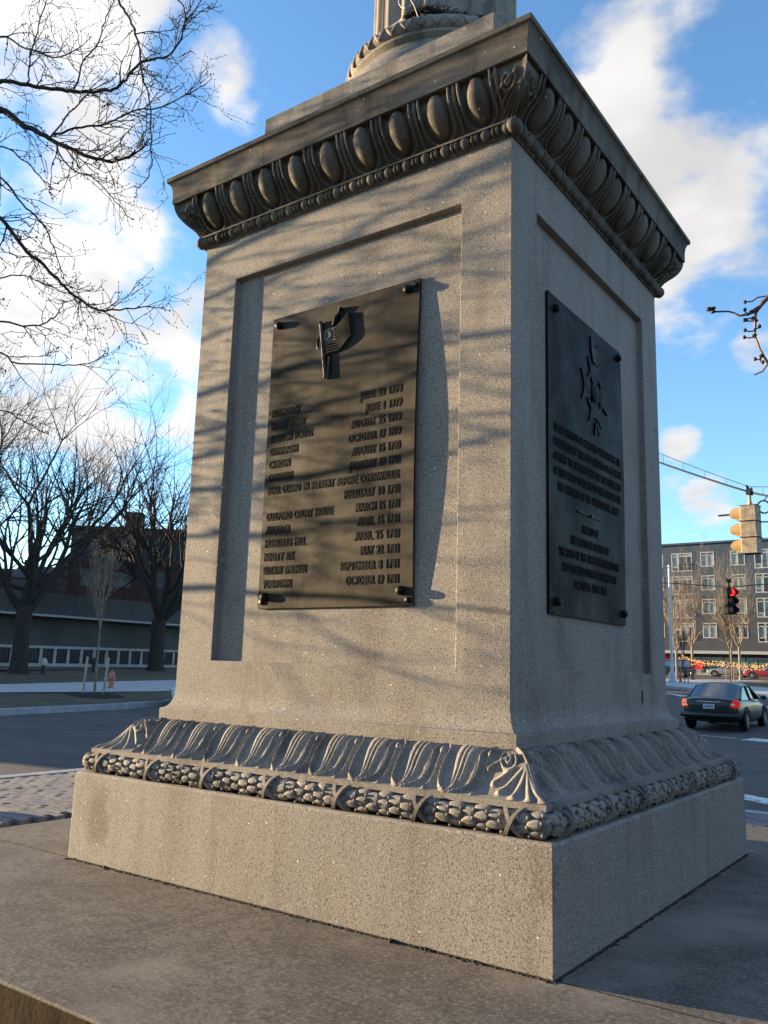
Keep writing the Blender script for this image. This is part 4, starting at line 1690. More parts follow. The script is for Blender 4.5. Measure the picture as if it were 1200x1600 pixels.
hrow = [(-60, 95, 8.2, 0), (18, 100, 9.2, 1), (62, 104, 8.4, 2)]
M['house_wall'] = plain('brown house brick', (0.10, 0.075, 0.06), 0.9, var=.25, scale=.5)
for k, (px, dist, h, q) in enumerate(hrow):
    p_ = at(px, 950, dist)
    hs = tag(empty('row_house', (p_.x, p_.y, 1.0), R(52)), ('brown terraced house cut off at the left edge', 'brown terraced house seen through the forked left tree', 'brown terraced house right of the forked left tree')[q], 'house', 'terraced houses far behind the left tree')
    wins = [(0.6 + i * 1.9, 0.9 + j_ * 2.9, 1.0, 1.6) for j_ in range(3) for i in range(3)]
    facade(hs, 0, 6.2, -1.5, h, wins, M['house_wall'], depth=9)
    for (x, z, w_, hh) in wins:
        make_window(hs, x, z, w_, hh, M['fascia'], M['window_blue'])
    b_ = MB()
    b_.add([(-.2, -.3, h), (6.4, -.3, h), (6.4, 4.5, h + 1.3), (-.2, 4.5, h + 1.3), (-.2, 9.3, h), (6.4, 9.3, h)], [(0, 1, 2, 3), (3, 2, 5, 4), (0, 3, 4), (1, 5, 2), (0, 4, 5, 1)])
    rf = b_.build('roof', M['roof_dark'], hs)
    b_ = MB()
    b_.box(4.9, 5.8, 3.9, 4.9, h + .8, h + 2.3)
    b_.build('chimney', M['house_wall'], rf)

# tall house row outside the frame on the left: its long evening shade lies over street and lawn
sh = tag(empty('shade_house', (-62, -7.2, -.5), R(90)), 'long dark building left of the picture', 'building')
wins = [(1.5 + i * 3.9, 1.0 + j_ * 3.2, 1.6, 1.9) for j_ in range(3) for i in range(9)]
facade(sh, 0, 38.5, 0, 10.4, wins, M['house_wall'], depth=10)
for (x, z, w_, hh) in wins:
    make_window(sh, x, z, w_, hh, M['fascia'], M['window_blue'])
b_ = MB()
b_.box(-.2, 38.7, -.2, 10.2, 10.4, 10.7)
b_.build('roof', M['roof_dark'], sh)

M['blocker_wall'] = plain('dark blocker wall', (0.026, 0.031, 0.040), 0.8, var=.15, scale=.4)  # kept dark so the added blocking buildings bounce little sunlight
# unseen buildings added right and behind the viewer to block low sky light
for (nm, loc_, rz_, ln, hh_, lab) in (('sky_blocker', (27, 62, -.4), R(-90), 92, 7.5, 'added unseen building blocking low sky light from the right'), ('sky_blocker', (30, -34, -.4), R(180), 75, 8.0, 'added unseen building blocking low sky light behind the viewer')):
    rt = tag(empty(nm, loc_, rz_), lab, 'building')
    nwin = int(ln / 4.2)
    wins = [(1.5 + i * 4.2, 1.2 + j_ * 3.6, 1.6, 2.0) for j_ in range(int(hh_ / 3.7)) for i in range(nwin)]
    facade(rt, 0, ln, 0, hh_, wins, M['blocker_wall'], depth=12)
    b_ = MB()
    for (x, z, w_, h) in wins:
        b_.box(x, x + w_, .1, .13, z, z + h)
    stuff(b_.build('windows', M['window_blue'], rt))
    b_ = MB()
    b_.box(-.3, ln + .3, -.3, 12.3, hh_, hh_ + .5)
    b_.build('roof', M['roof_dark'], rt)

# ------------------------------------------------------------------ right background: apartment house
M['siding'] = plain('blue grey siding', (0.046, 0.066, 0.098), 0.7, var=.10, scale=.5)
M['siding_brown'] = plain('brown grey brick cladding', (0.055, 0.058, 0.066), 0.85, var=.18, scale=.6)
M['white_frame'] = plain('white window frame', (0.42, 0.415, 0.40), 0.6)
q0, fd = Vector((-30.42, 110.02, 1.25)), Vector((1, 0, 0))
apt = tag(empty('apartment_building', q0), 'five storey grey sided apartment block with white framed windows and shops', 'building')
ST = 3.11
wins, kinds = [], []
for j_ in range(4):
    z = 5.06 + j_ * ST
    for rep in (-1, 0, 1, 2):
        ox = rep * 10.5
        wins.append((ox - 1.14, z - .50, 2.72, 2.45)); kinds.append('big')
        wins.append((ox + 2.66, z, 1.75, 1.95)); kinds.append('pair')
        wins.append((ox + 6.47, z, 1.75, 1.95)); kinds.append('pair')
shop = [(-11.4 + i * 2.75, .50, 2.6, 2.1) for i in range(15)]
facade(apt, -13, 31, -1.5, 17.45, wins + shop, [M['siding_brown'], M['siding_brown'], M['siding']], depth=16, lap=[None, .30, .30], bands=[3.55, 5.06 + 2 * ST - .75])
rng = random.Random(9)
for (x, z, w_, h), kd in zip(wins, kinds):
    b_ = MB()
    fw = .11
    y0, y1 = -.045, .10
    b_.box(x, x + w_, y0, y1, z, z + fw)
    b_.box(x, x + w_, y0, y1, z + h - fw, z + h)
    b_.box(x, x + fw, y0, y1, z + fw, z + h - fw)
    b_.box(x + w_ - fw, x + w_, y0, y1, z + fw, z + h - fw)
    if kd == 'pair':
        b_.box(x + w_ / 2 - .05, x + w_ / 2 + .05, y0 + .02, y1, z + fw, z + h - fw)
        b_.box(x + fw, x + w_ - fw, y0 + .02, y1, z + h - .45, z + h - .36)
        cells = [(x + fw, z + fw, w_ / 2 - fw - .05, h - fw - .45), (x + w_ / 2 + .05, z + fw, w_ / 2 - fw - .05, h - fw - .45), (x + fw, z + h - .36, w_ - 2 * fw, .36 - fw)]
    else:
        b_.box(x + .85, x + 1.0, y0 + .02, y1, z + fw, z + h - fw)
        b_.box(x + fw, x + w_ - fw, y0 + .02, y1, z + h - .50, z + h - .40)
        b_.box(x + fw, x + .85, y0 + .02, y1, z + .50, z + .60)
        b_.box(x + 1.95, x + 2.03, y0 + .02, y1, z + fw, z + h - .50)
        cells = [(x + fw, z + .6, .85 - fw, h - 1.1), (x + fw, z + fw, .85 - fw, .39), (x + 1.0, z + fw, .95, h - .5 - fw), (x + 2.03, z + fw, w_ - fw - 2.03, h - .5 - fw), (x + fw, z + h - .4, w_ - 2 * fw, .4 - fw)]
    wo_ = b_.build('window', M['white_frame'], apt)
    for (cx, cz, cw, ch) in cells:
        g_ = MB()
        g_.box(cx, cx + cw, .06, .09, cz, cz + ch)
        g_.build('pane', M['glass_pale'] if rng.random() < .5 else M['glass'], wo_)
    if kd == 'big':
        g_ = MB()
        for zz_ in (.25, .95):
            g_.box(x + .95, x + w_ + .06, -.14, -.11, z + zz_, z + zz_ + .05)
        for q in range(9):
            g_.box(x + 1.0 + q * .25, x + 1.02 + q * .25, -.135, -.115, z + .30, z + .95)
        g_.build('balcony_rail', M['iron'], wo_)
for i, (x, z, w_, h) in enumerate(shop):
    b_ = MB()
    fw = .08
    b_.box(x, x + w_, -.02, .10, z, z + fw)
    b_.box(x, x + w_, -.02, .10, z + h - fw, z + h)
    b_.box(x, x + fw, -.02, .10, z + fw, z + h - fw)
    b_.box(x + w_ - fw, x + w_, -.02, .10, z + fw, z + h - fw)
    b_.box(x + w_ * .42, x + w_ * .42 + .07, -.01, .10, z + fw, z + h - fw)
    wo_ = b_.build('shop_window', M['white_frame'], apt)
    for (cx, cw) in ((x + fw, w_ * .42 - fw), (x + w_ * .42 + .07, w_ * .58 - fw - .07)):
        for (cz, ch) in ((z + fw, .75), (z + .90, h - .9 - fw)):
            g_ = MB()
            g_.box(cx, cx + cw, .05, .09, cz, cz + ch)
            g_.build('pane', M['glass_green'] if i < 11 else M['glass'], wo_)
b_ = MB()
b_.box(-11, 20.0, -1.4, -.035, 3.02, 3.40)
b_.build('canopy', M['coping'], apt)
b_ = MB()
b_.box(-13.2, 31.2, -.28, 16.2, 17.45, 17.7)
b_.build('roof', M['siding'], apt)
M['sill_stone'] = plain('pale shop base', (0.42, 0.37, 0.30), .8)
b_ = MB()
b_.box(-11.6, 30.0, -.16, -.035, -.6, .44)
b_.build('shop_base', M['sill_stone'], apt)
M['sign_red'] = plain('red sign', (0.50, 0.02, 0.035), .5)
for (x, z, w_, h, lab) in ((-3.2, 1.5, 1.4, 1.5, 'small red shop sign left of the street lamp pole'), (-.82, 1.25, 1.7, .85, 'red shop sign panel right of the street lamp pole'), (1.05, 1.0, 1.5, 1.15, 'larger red shop sign panel behind the tan trees')):
    so_ = tag(empty('shop_sign', apt.matrix_basis @ Vector((0, 0, 0))), lab, 'sign')
    so_.location = q0 + Vector((x, -.35, z))
    so_.rotation_euler.z = math.atan2(fd.y, fd.x)
    b_ = MB()
    b_.box(0, w_, 0, .12, 0, h)
    b_.build('board', M['sign_red'], so_)
    b_ = MB()
    b_.box(-.06, w_ + .06, .02, .10, -.06, 0)
    b_.box(-.06, w_ + .06, .02, .10, h, h + .06)
    b_.build('frame', M['white_frame'], so_)
    b_ = MB()
    b_.box(w_ / 2 - .04, w_ / 2 + .04, .12, .34, h * .4, h * .6)
    b_.build('bracket', M['iron'], so_)

# slim sunlit trees in front of the apartment house
for k, (px, py, dist, h, lab, sd_) in enumerate(((1083, 1061, 93, 12.2, 'tan slender bare tree right of the street lamp pole', 41), (1058, 1063, 90, 9.6, 'tan slender bare tree close behind the street lamp pole', 42),
                                     (1157, 1059, 96, 12.8, 'tan slender bare tree behind the red traffic light', 43), (1144, 1060, 99, 11.0, 'tan slender bare tree left of the one behind the red light', 44))):
    p_ = at(px, py, dist)
    tree('street_tree', Vector((p_.x, p_.y, GZ(p_.x, p_.y, False) + .17)), h, .12, sd_, SLIM, M['bark_tan'], lab, limbs=7, split=.26, spread=(.12, .7))


def gr(px, py, dist):
    p_ = at(px, py, dist)
    return Vector((p_.x, p_.y, GZ(p_.x, p_.y, False) + .17))


young_tree(gr(1070, 1071, 73.2), 3.6, 6, 'small staked sapling beside the street lamp pole', M['bark'], .03)
young_tree(gr(1142, 1069, 81.5), 6.2, 7, 'thin dark sapling above the green car', M['bark'], .05)
for (px, dist, lab) in ((1064.5, 74.3, 'short stake left of the sapling by the lamp pole'), (1075.5, 73.6, 'short stake right of the sapling by the lamp pole'), (1135.5, 82.5, 'short stake left of the sapling above the green car'), (1147.5, 82.8, 'short stake right of the sapling above the green car')):
    stake(gr(px, 1070, dist), 1.25, lab, 0.0, mat=M['bark_tan'])
hydrant(gr(1063.5, 1068, 78), 'bright red fire hydrant beside the lamp pole', M['hyd_red'])

# string of warm bulbs wound along the street front
M['bulb'] = glow_mat('warm bulb', (1.0, 0.52, 0.16), 0.5)
s0, s1 = at(1062, 1026, 92), at(1197, 1040, 86)
sg = tag(empty('string_lights', s0), 'swag of warm glowing bulbs between the slender trees', 'lights')
rng = random.Random(12)
b_, c_ = MB(), MB()
for row in range(4):
    path = []
    for i in range(56):
        f_ = i / 55
        p_ = (s1 - s0) * f_ + Vector((0, 0, -.35 * math.sin(math.pi * f_) + .22 * (row - 1.5) * (.5 + .5 * math.sin(f_ * 9 + row)) + rng.uniform(-.10, .10)))
        p_ += Vector((rng.uniform(-.1, .1), (row - 1.5) * .25, 0))
        path.append(p_)
        b_.sphere(p_ + Vector((0, 0, -.05)), rng.uniform(.025, .06), 6, 4)
    c_.tube(path, .01, 3)
c_.build('cord', M['iron'], sg)
stuff(b_.build('bulbs', M['bulb'], sg))
# street lamp
M['pole_grey'] = plain('galvanised pole', (0.42, 0.43, 0.47), .45, metallic=.3)
lp = tag(empty('street_lamp', gr(1051, 1068.5, 75.5)), 'tall pale grey street lamp pole by the far kerb', 'street lamp')
b_ = MB()
b_.lathe([(.40, 0), (.40, .12), (.30, .16), (.28, .75), (.16, .85)], 12)
b_.build('pole_base', M['pole_grey'], lp, smooth=40)
b_ = MB()
b_.tube([(0, 0, .8), (0, 0, 5), (0, 0, 9.75)], [.13, .11, .085], 10)
b_.build('pole', M['pole_grey'], lp, smooth=60)
b_ = MB()
dl = -Vector((_right[0], _right[1], 0)).normalized()
b_.tube([Vector((0, 0, 9.45)), dl * .6 + Vector((0, 0, 9.7)), dl * 1.7 + Vector((0, 0, 9.85))], [.06, .05, .045], 8)
b_.build('arm', M['pole_grey'], lp, smooth=60)
b_ = MB()
b_.sphere(dl * 2.0 + Vector((0, 0, 9.83)), 1.0, 10, 6, (.45, .2, .09))
b_.build('lamp_head', M['pole_grey'], lp, smooth=180)

# ------------------------------------------------------------------ traffic signals on span wires
M['sig_yellow'] = plain('signal yellow', (0.42, 0.27, 0.11), .55, var=.12, scale=6)
M['sig_housing'] = plain('weathered signal housing', (0.34, 0.27, 0.19), .7, var=.3, scale=9)
M['black'] = plain('matt black', (0.012, 0.012, 0.013), .7)
M['red_lens'] = glow_mat('red signal light', (1.0, 0.025, 0.02), 0.55)
M['dark_lens'] = plain('dark lens', (0.01, 0.012, 0.01), .2, spec=.6)


def signal(loc, face, label, lit, body, visor, sc=1.0):
    """Three section signal; lenses face the direction in x, y."""
    root = tag(empty('traffic_light', loc, math.atan2(face[1], face[0])), label, 'traffic light')
    for i in range(3):
        z = -.18 - i * .355
        b_ = MB()
        hw, hd, hh = .19, .17, .17
        b_.add([(-hd, -hw + .03, z - hh), (-hd, hw - .03, z - hh), (hd, hw, z - hh), (hd, -hw, z - hh), (-hd, -hw + .03, z + hh), (-hd, hw - .03, z + hh), (hd, hw, z + hh), (hd, -hw, z + hh)],
               [(3, 2, 1, 0), (4, 5, 6, 7), (1, 0, 4, 5), (2, 1, 5, 6), (3, 2, 6, 7), (0, 3, 7, 4)])
        sec = b_.build('section', body, root, bevel=.02)
        b_ = MB()
        b_.lathe([(.15, hd + .002), (.145, hd + .02), (.10, hd + .035), (.02, hd + .04)], 16, c=(0, 0, z), axis='x')
        b_.build('lens', lit[i], sec, smooth=40)
        b_ = MB()
        vs, fs = [], []
        for k in range(19):
            a_ = R(-42 + k * 14.7)
            cut = .012 + .22 * abs(math.cos(a_))
            for (rr, dx) in ((.158, 0), (.158, cut), (.150, cut), (.150, 0)):
                vs.append((hd + dx, rr * math.cos(a_), z + rr * math.sin(a_)))
        for k in range(18):
            for q in range(4):
                fs.append((k * 4 + q, k * 4 + (q + 1) % 4, k * 4 + 4 + (q + 1) % 4, k * 4 + 4 + q))
        b_.add(vs, fs)
        b_.build('visor', visor, sec, smooth=40)
    b_ = MB()
    b_.lathe([(.05, -.02), (.05, .05), (.035, .08), (.03, .24)], 10)
    b_.build('hanger', visor, root, smooth=40)
    b_ = MB()
    b_.obox((0, 0, .30), (1, 0, 0), (0, 1, 0), (0, 0, 1), .05, .09, .06)
    b_.obox((0, 0.08, .36), (1, 0, 0), (0, .8, .6), (0, -.6, .8), .02, .10, .015)
    b_.obox((0, -0.08, .36), (1, 0, 0), (0, .8, -.6), (0, .6, .8), .02, .10, .015)
    b_.build('clamp', M['black'], root)
    root.scale = (sc, sc, sc)
    return root


S1 = at(1172, 790, 19.8)
vr = Vector((_right[0], _right[1], 0)).normalized()
vf = Vector((_f[0], _f[1], 0)).normalized()
face1 = (-vr * .75 + vf * .66)
signal(S1, (face1.x, face1.y), 'large weathered yellow traffic light hung sideways above the street', [M['dark_lens']] * 3, M['sig_housing'], M['sig_yellow'])
S2 = at(1139, 919, 40)
face2 = (-vf * .97 + vr * .2)
signal(S2, (face2.x, face2.y), 'traffic light showing red, seen against the apartment block', [M['red_lens'], M['dark_lens'], M['dark_lens']], M['black'], M['black'], 1.08)
b_ = MB()
c_ = S1 + Vector((0, 0, .30))
wa, wb = at(700, 640, 24.0), at(1700, 830, 17.5)
def sagline(a, b2, mid, n=24, extra=0.0):
    out = []
    for i in range(n + 1):
        f_ = i / n
        if f_ < .5:
            p_ = a.lerp(mid, f_ * 2)
        else:
            p_ = mid.lerp(b2, f_ * 2 - 1)
        ff = (f_ * 2) % 1.0
        p_ = p_ - Vector((0, 0, extra * 4 * ff * (1 - ff)))
        out.append(p_)
    return out
L1 = sagline(at(830, 640, 23.6), at(1500, 800, 17.0), c_, extra=.12)
b_.tube(L1, .022, 6)
sw = tag(empty('span_wire'), 'thick black span wire carrying the large yellow traffic light', 'cable')
b_.build('cable', M['black'], sw)
b_ = MB()
L2 = [p_ + Vector((0, 0, .13 + .04 * math.sin(i * .5))) for i, p_ in enumerate(sagline(at(830, 640, 23.6), at(1500, 800, 17.0), c_, extra=-.02))]
b_.tube(L2, .008, 5)
for i in range(0, 25, 1):
    b_.tube([L1[i], L2[i]], .004, 4)
b_.build('messenger_wire', M['black'], sw)
b_ = MB()
lo_ = S1 + vr * .30 + Vector((0, 0, -.02))
b_.tube([lo_ + vr * (.14 * math.cos(i * .5)) + Vector((0, 0, .14 * math.sin(i * .5))) for i in range(15)], .018, 6)
b_.tube([lo_ + Vector((0, 0, .14)), lo_ + vr * .12 + Vector((0, 0, .28))], .012, 5)
b_.tube([S1 + vr * .12 + Vector((0, 0, -.36)), S1 + vr * .5 + Vector((0, 0, -.34)), S1 + vr * 1.6 + Vector((0, 0, -.5))], .016, 6)
b_.build('cable_loop', M['black'], sw)
b_ = MB()
b_.tube([at(1005, 909, 44), at(1060, 912, 42.8), at(1139, 917.5, 40), at(1210, 911.5, 38.4), at(1420, 890, 34)], .022, 6)
tag(b_.build('span_wire', M['black']), 'thin black wire carrying the red traffic light', 'cable')
b_ = MB()
b_.obox(S1 + face1 * .45 + Vector((0, 0, -.16)), face1.normalized(), face1.normalized().cross(Vector((0, 0, 1))), (0, 0, 1), .24, .02, .018)
tag(b_.build('signal_bracket', M['black']), 'short dark bar poking out left of the yellow traffic light', 'bracket')


# ------------------------------------------------------------------ cars
def car_paint(name, col):
    t = NT(name, .32, .1, .4)
    t.color(t.mix(t.ramp(t.noise(2, 3), .3, .7), col, tuple(c * .8 for c in col)))
    t.p.inputs['Coat Weight'].default_value = .35
    t.p.inputs['Coat Roughness'].default_value = .05
    return t.m


t = NT('car glass', .05, 0, .8)
t.color((.02, .025, .025))
t.p.inputs['IOR'].default_value = 2.3
M['car_glass'] = t.m
M['tyre'] = plain('tyre', (.012, .012, .013), .85)
M['chrome'] = plain('chrome', (.6, .6, .62), .2, metallic=1.0)
M['alloy'] = plain('alloy', (.35, .35, .37), .35, metallic=.8)
M['tail_red'] = glow_mat('lit tail lamp', (1.0, .03, .02), .14)
M['tail_glint'] = glow_mat('tail lamp with sun glint', (1.0, .20, .07), .30)  # lit left lamp, with the sun's glint put into its stronger glow
M['plate'] = plain('number plate', (.55, .58, .60), .5)
M['plate_blue'] = plain('plate print', (.12, .16, .25), .5)
M['lamp_clear'] = plain('clear lamp', (.5, .5, .52), .1, spec=.7)


def car(name, loc, heading, paint, label, L=4.80, W=1.80, H=1.47, suv=False, lit=False, detail=True):
    """Four door car; local +x is forward, heading is the world angle of +x."""
    root = tag(empty(name, loc, heading), label, 'car')
    l2, w = L / 2, W / 2
    belt = .94 if not suv else 1.08
    deck = belt + .06 if not suv else belt + .02
    st = [(-l2, .70, .42, .74, .80), (-l2 + .05, .84, .30, .86, .98), (-l2 + .22, .94, .26, .92, deck), (-l2 + .75, .99, .24, .95, deck + .02), (-l2 + 1.3, 1.0, .20, belt, belt + .03), (0, 1.0, .20, belt, belt + .02), (l2 - 1.75, 1.0, .20, belt - .02, belt + .02),
          (l2 - 1.2, .99, .22, belt - .08, belt - .02), (l2 - .5, .95, .24, belt - .16, belt - .10), (l2 - .12, .84, .28, belt - .26, belt - .20), (l2, .66, .36, belt - .36, belt - .32)]
    b_ = MB()
    vs = []
    for (x, f_, zb, zs, zt) in st:
        ww = w * f_
        half = [(0.0, zb), (ww * .80, zb), (ww * .96, zb + .09), (ww, zb + .26), (ww * 1.0, (zb + zs) / 2 + .06), (ww * .985, zs - .12), (ww * .955, zs - .03), (ww * .88, zs + .6 * (zt - zs)), (ww * .55, zt), (0, zt + .012)]
        loop = half + [(-y, z) for y, z in half[-2:0:-1]]
        vs += [(x, y, z) for y, z in loop]
    n_ = 18
    fs = [(i * n_ + k, i * n_ + (k + 1) % n_, (i + 1) * n_ + (k + 1) % n_, (i + 1) * n_ + k) for i in range(len(st) - 1) for k in range(n_)]
    fs += [tuple(range(n_ - 1, -1, -1)), tuple(range((len(st) - 1) * n_, len(st) * n_))]
    b_.add(vs, fs)
    o = b_.build('body', paint, root, smooth=45)
    m_ = o.modifiers.new('s', 'SUBSURF')
    m_.levels = m_.render_levels = 2
    # cabin
    rear = -l2 + (.62 if not suv else .10)
    cab = [(rear, .80, .79, deck - .02), (rear + (.78 if not suv else .30), .82, .64, H - .04), (rear + 1.35, .83, .65, H), (rear + 1.9, .84, .66, H), (l2 - 2.25, .84, .65, H - .03), (l2 - 1.42, .85, .76, belt + .01)]
    g_, rr_ = MB(), MB()
    gv = []
    for (x, fb_, ft, zt) in cab:
        wb_, wt_ = w * fb_ * 1.10, w * ft * 1.12
        half = [(wb_, belt - .03), (wb_ * .985 + .0, belt + .01), (wt_ + (wb_ - wt_) * .12, max(belt + .02, zt - .10)), (wt_ * .92, max(belt + .025, zt - .035)), (wt_ * .6, zt), (0, zt + .012)]
        loop = half + [(-y, z) for y, z in half[-2::-1]]
        gv += [(x, y, z) for y, z in loop]
    n_ = 11
    gf, rf_ = [], []
    for i in range(len(cab) - 1):
        for k in range(n_ - 1):
            q = (i * n_ + k, i * n_ + k + 1, (i + 1) * n_ + k + 1, (i + 1) * n_ + k)
            roofy = 0 < i < len(cab) - 2 and 2 <= k <= 7
            (rf_ if roofy else gf).append(q)
    g_.add(gv, gf)
    g_.build('windows', M['car_glass'], root, smooth=35)
    rr_.add([(x, y * 1.003, z + .004) for x, y, z in gv], rf_)
    rr_.build('roof', paint, root, smooth=60)
    def gp(i, k, o=.012):
        x, y, z = gv[i * n_ + k]
        return (x, y * 1.01, z + .004)
    for s in (0, 1):
        kk = (lambda k: k) if s == 0 else (lambda k: n_ - 1 - k)
        for path_, r_ in (([gp(0, kk(1)), gp(1, kk(2))], .045), ([gp(5, kk(1)), gp(4, kk(2))], .035), ([gp(2, kk(2)), gp(2, kk(0))], .035), ([gp(1, kk(2)), gp(2, kk(2)), gp(3, kk(2)), gp(4, kk(2))], .03)):
            b_ = MB()
            b_.tube(path_, r_, 6)
            b_.build('pillar', paint, root, smooth=60)
    # wheels
    wr = .325 if not suv else .37
    tb = MB()
    tb.lathe([(wr * .6, -.10), (wr * .94, -.105), (wr, -.07), (wr, .07), (wr * .94, .105), (wr * .6, .10)], 22, axis='y')
    tme = tb.mesh('wheel', M['tyre'], smooth=40)
    rb_ = MB()
    rb_.lathe([(wr * .62, 0), (wr * .60, .012), (wr * .52, .0), (wr * .2, .008), (wr * .16, .02)], 20, axis='y')
    for q in range(7):
        a_ = 2 * math.pi * q / 7
        rb_.bar((0, .012, 0), (wr * .55 * math.cos(a_), .016, wr * .55 * math.sin(a_)), .05, .02, up=(0, 1, 0))
    rme_ = rb_.mesh('rim', M['alloy'], smooth=40)
    ab = MB()
    ab.tube([(wr * 1.13 * math.cos(R(a_)), 0, wr * 1.13 * math.sin(R(a_))) for a_ in range(-15, 200, 14)], .035, 6)
    ab.add([(0, 0, 0)] + [(wr * 1.13 * math.cos(R(a_)), 0, wr * 1.13 * math.sin(R(a_))) for a_ in range(-40, 225, 15)], [(0, i, i + 1) for i in range(1, 18)])
    ame = ab.mesh('wheel_arch', M['black'], smooth=40)
    for x in (-l2 + 1.02, l2 - .93):
        for s in (-1, 1):
            inst('wheel_arch', ame, root, (x, s * (w * 1.0 - .015), wr + .02))
            wh = inst('wheel', tme, root, (x, s * (w - .10), wr))
            inst('rim', rme_, wh, (0, s * .095, 0), (0, 0, 0 if s > 0 else math.pi))
    # lamps, bumpers, mirrors, trim
    for s in (-1, 1):
        b_ = MB()
        y0, y1 = s * w * .68, s * w * .905
        b_.add([(-l2 - .012, y0 * 1.03, .74), (-l2 - .008, y1 * .95, .71), (-l2 + .20, y1 * 1.055, .74), (-l2 + .24, y1 * 1.06, .88), (-l2 + .06, y1 * .94, .95), (-l2 + .035, y0 * 1.12, .92)], [(0, 1, 4, 5), (1, 2, 3, 4)])
        b_.build('tail_light', (M['tail_glint'] if s > 0 else M['tail_red']) if lit else M['hyd_red'], root)
        if lit:
            b_ = MB()
            b_.add([(-l2 - .02, y0 * 1.05, .79), (-l2 - .02, y1 * .94, .785), (-l2 - .005, y1 * .94, .84), (-l2 - .005, y0 * 1.07, .845)], [(0, 1, 2, 3)])
            b_.build('reversing_light', M['lamp_clear'], root)
        b_ = MB()
        b_.sphere((l2 - .22, s * w * .70, .66), 1, 10, 6, (.16, .20, .085))
        b_.build('headlight', M['lamp_clear'], root, smooth=180)
        b_ = MB()
        b_.sphere((l2 - 1.62, s * (w + .10), belt + .07), 1, 8, 6, (.07, .11, .075))
        b_.build('mirror', paint, root, smooth=180)
        b_ = MB()
        b_.bar((-l2 + 1.5, s * (w + .004), .58), (l2 - 1.5, s * (w + .004), .58), .03, .05)
        b_.build('side_trim', paint, root)
    b_ = MB()
    b_.tube([(-l2 + .10, -w * .93, .47), (-l2 - .02, -w * .72, .47), (-l2 - .045, 0, .47), (-l2 - .02, w * .72, .47), (-l2 + .10, w * .93, .47)], .085, 8)
    b_.build('rear_bumper', paint, root, smooth=60)
    if detail:
        b_ = MB()
        b_.box(-l2 - .012, -l2 + .03, -.36, .36, .845, .885)
        b_.build('boot_trim', M['chrome'], root, bevel=.01)
        b_ = MB()
        b_.box(-l2 - .016, -l2 + .02, -.165, .165, .665, .805)
        pl = b_.build('number_plate', M['plate'], root)
        b_ = MB()
        for q in range(5):
            b_.box(-l2 - .020, -l2 - .0165, -.125 + q * .052, -.09 + q * .052, .70, .77)
        b_.build('plate_marks', M['plate_blue'], pl)
        b_ = MB()
        b_.tube([(-l2 + .2, -.55, .24), (-l2 - .02, -.55, .24)], .035, 8)
        b_.build('exhaust', M['dark_metal'], root)
    return root


M['green_paint'] = car_paint('dark green car paint', (.012, .019, .017))
M['white_paint'] = car_paint('white car paint', (.62, .66, .70))
M['navy_paint'] = car_paint('dark navy car paint', (.012, .014, .02))
M['silver_paint'] = car_paint('grey silver car paint', (.20, .215, .235))
M['red_paint'] = car_paint('dark red car paint', (.22, .02, .025))
cp = at(1116, 1135, 29.4)
hd_ = math.pi / 2 - R(-1.5)
cdir = Vector((math.cos(hd_), math.sin(hd_)))
car('sedan_car', (cp.x + cdir.x * 1.55 + .06, cp.y + cdir.y * 1.55, GZ(cp.x, cp.y, False) + .01), hd_, M['green_paint'], 'dark green sedan driving away with lit tail lights', lit=True)
wc = at(264, 1110, 31.0)
ru = math.atan2(RU.y, RU.x)
car('parked_car', (wc.x + RU.x * 3.4, wc.y + RU.y * 3.4, STREET + .01), ru + math.pi, M['white_paint'], 'pale car at the kerb mostly hidden behind the monument', detail=False)
p_ = gr(1046, 1062, 92)
car('parked_suv', (p_.x, p_.y, p_.z), math.atan2(fd.y, fd.x) + math.pi, M['navy_paint'], 'dark sport utility car parked behind the street lamp', L=4.9, W=1.9, H=1.8, suv=True, detail=False)
p_ = gr(1141, 1060, 101)
car('parked_car', (p_.x, p_.y, p_.z), math.atan2(fd.y, fd.x) + math.pi, M['silver_paint'], 'grey silver car parked before the shop fronts', L=4.7, H=1.38, detail=False)
p_ = gr(1200, 1060, 97)
car('parked_car', (p_.x, p_.y, p_.z), math.atan2(fd.y, fd.x) + math.pi, M['red_paint'], 'dark red car parked at the right edge', L=4.6, H=1.42, detail=False)

# ------------------------------------------------------------------ the near tree on the left: limbs in view and limbs that shade the stone
TRUNK = Vector((-9.2, -0.9, ISL))
nt = tag(empty('near_tree', TRUNK), 'dark bare branches with fine twigs reaching in from the upper left', 'tree')
tb = MB()
tb.tube([(0, 0, -.3), (0, 0, 0), (.02, .02, .5), (-.05, .05, 2.0), (0, 0, 3.6), (.15, .1, 5.6), (.1, .2, 7.8), (.3, .1, 10.2)], [.34, .28, .22, .19, .17, .13, .10, .03], 12)
tb.build('trunk', M['bark'], nt, smooth=60)
FINE = dict(levels=5, up=(0, 0, .03, .06, .08, .10), wander=.24, bare=(.1, .1, .1, .1, .1), kids=(4, 4, 4, 3, 3), angle=(.45, 1.15), len=(.45, .72), rmin=.0028)
crown, buds = MB(), MB()
rng = random.Random(77)


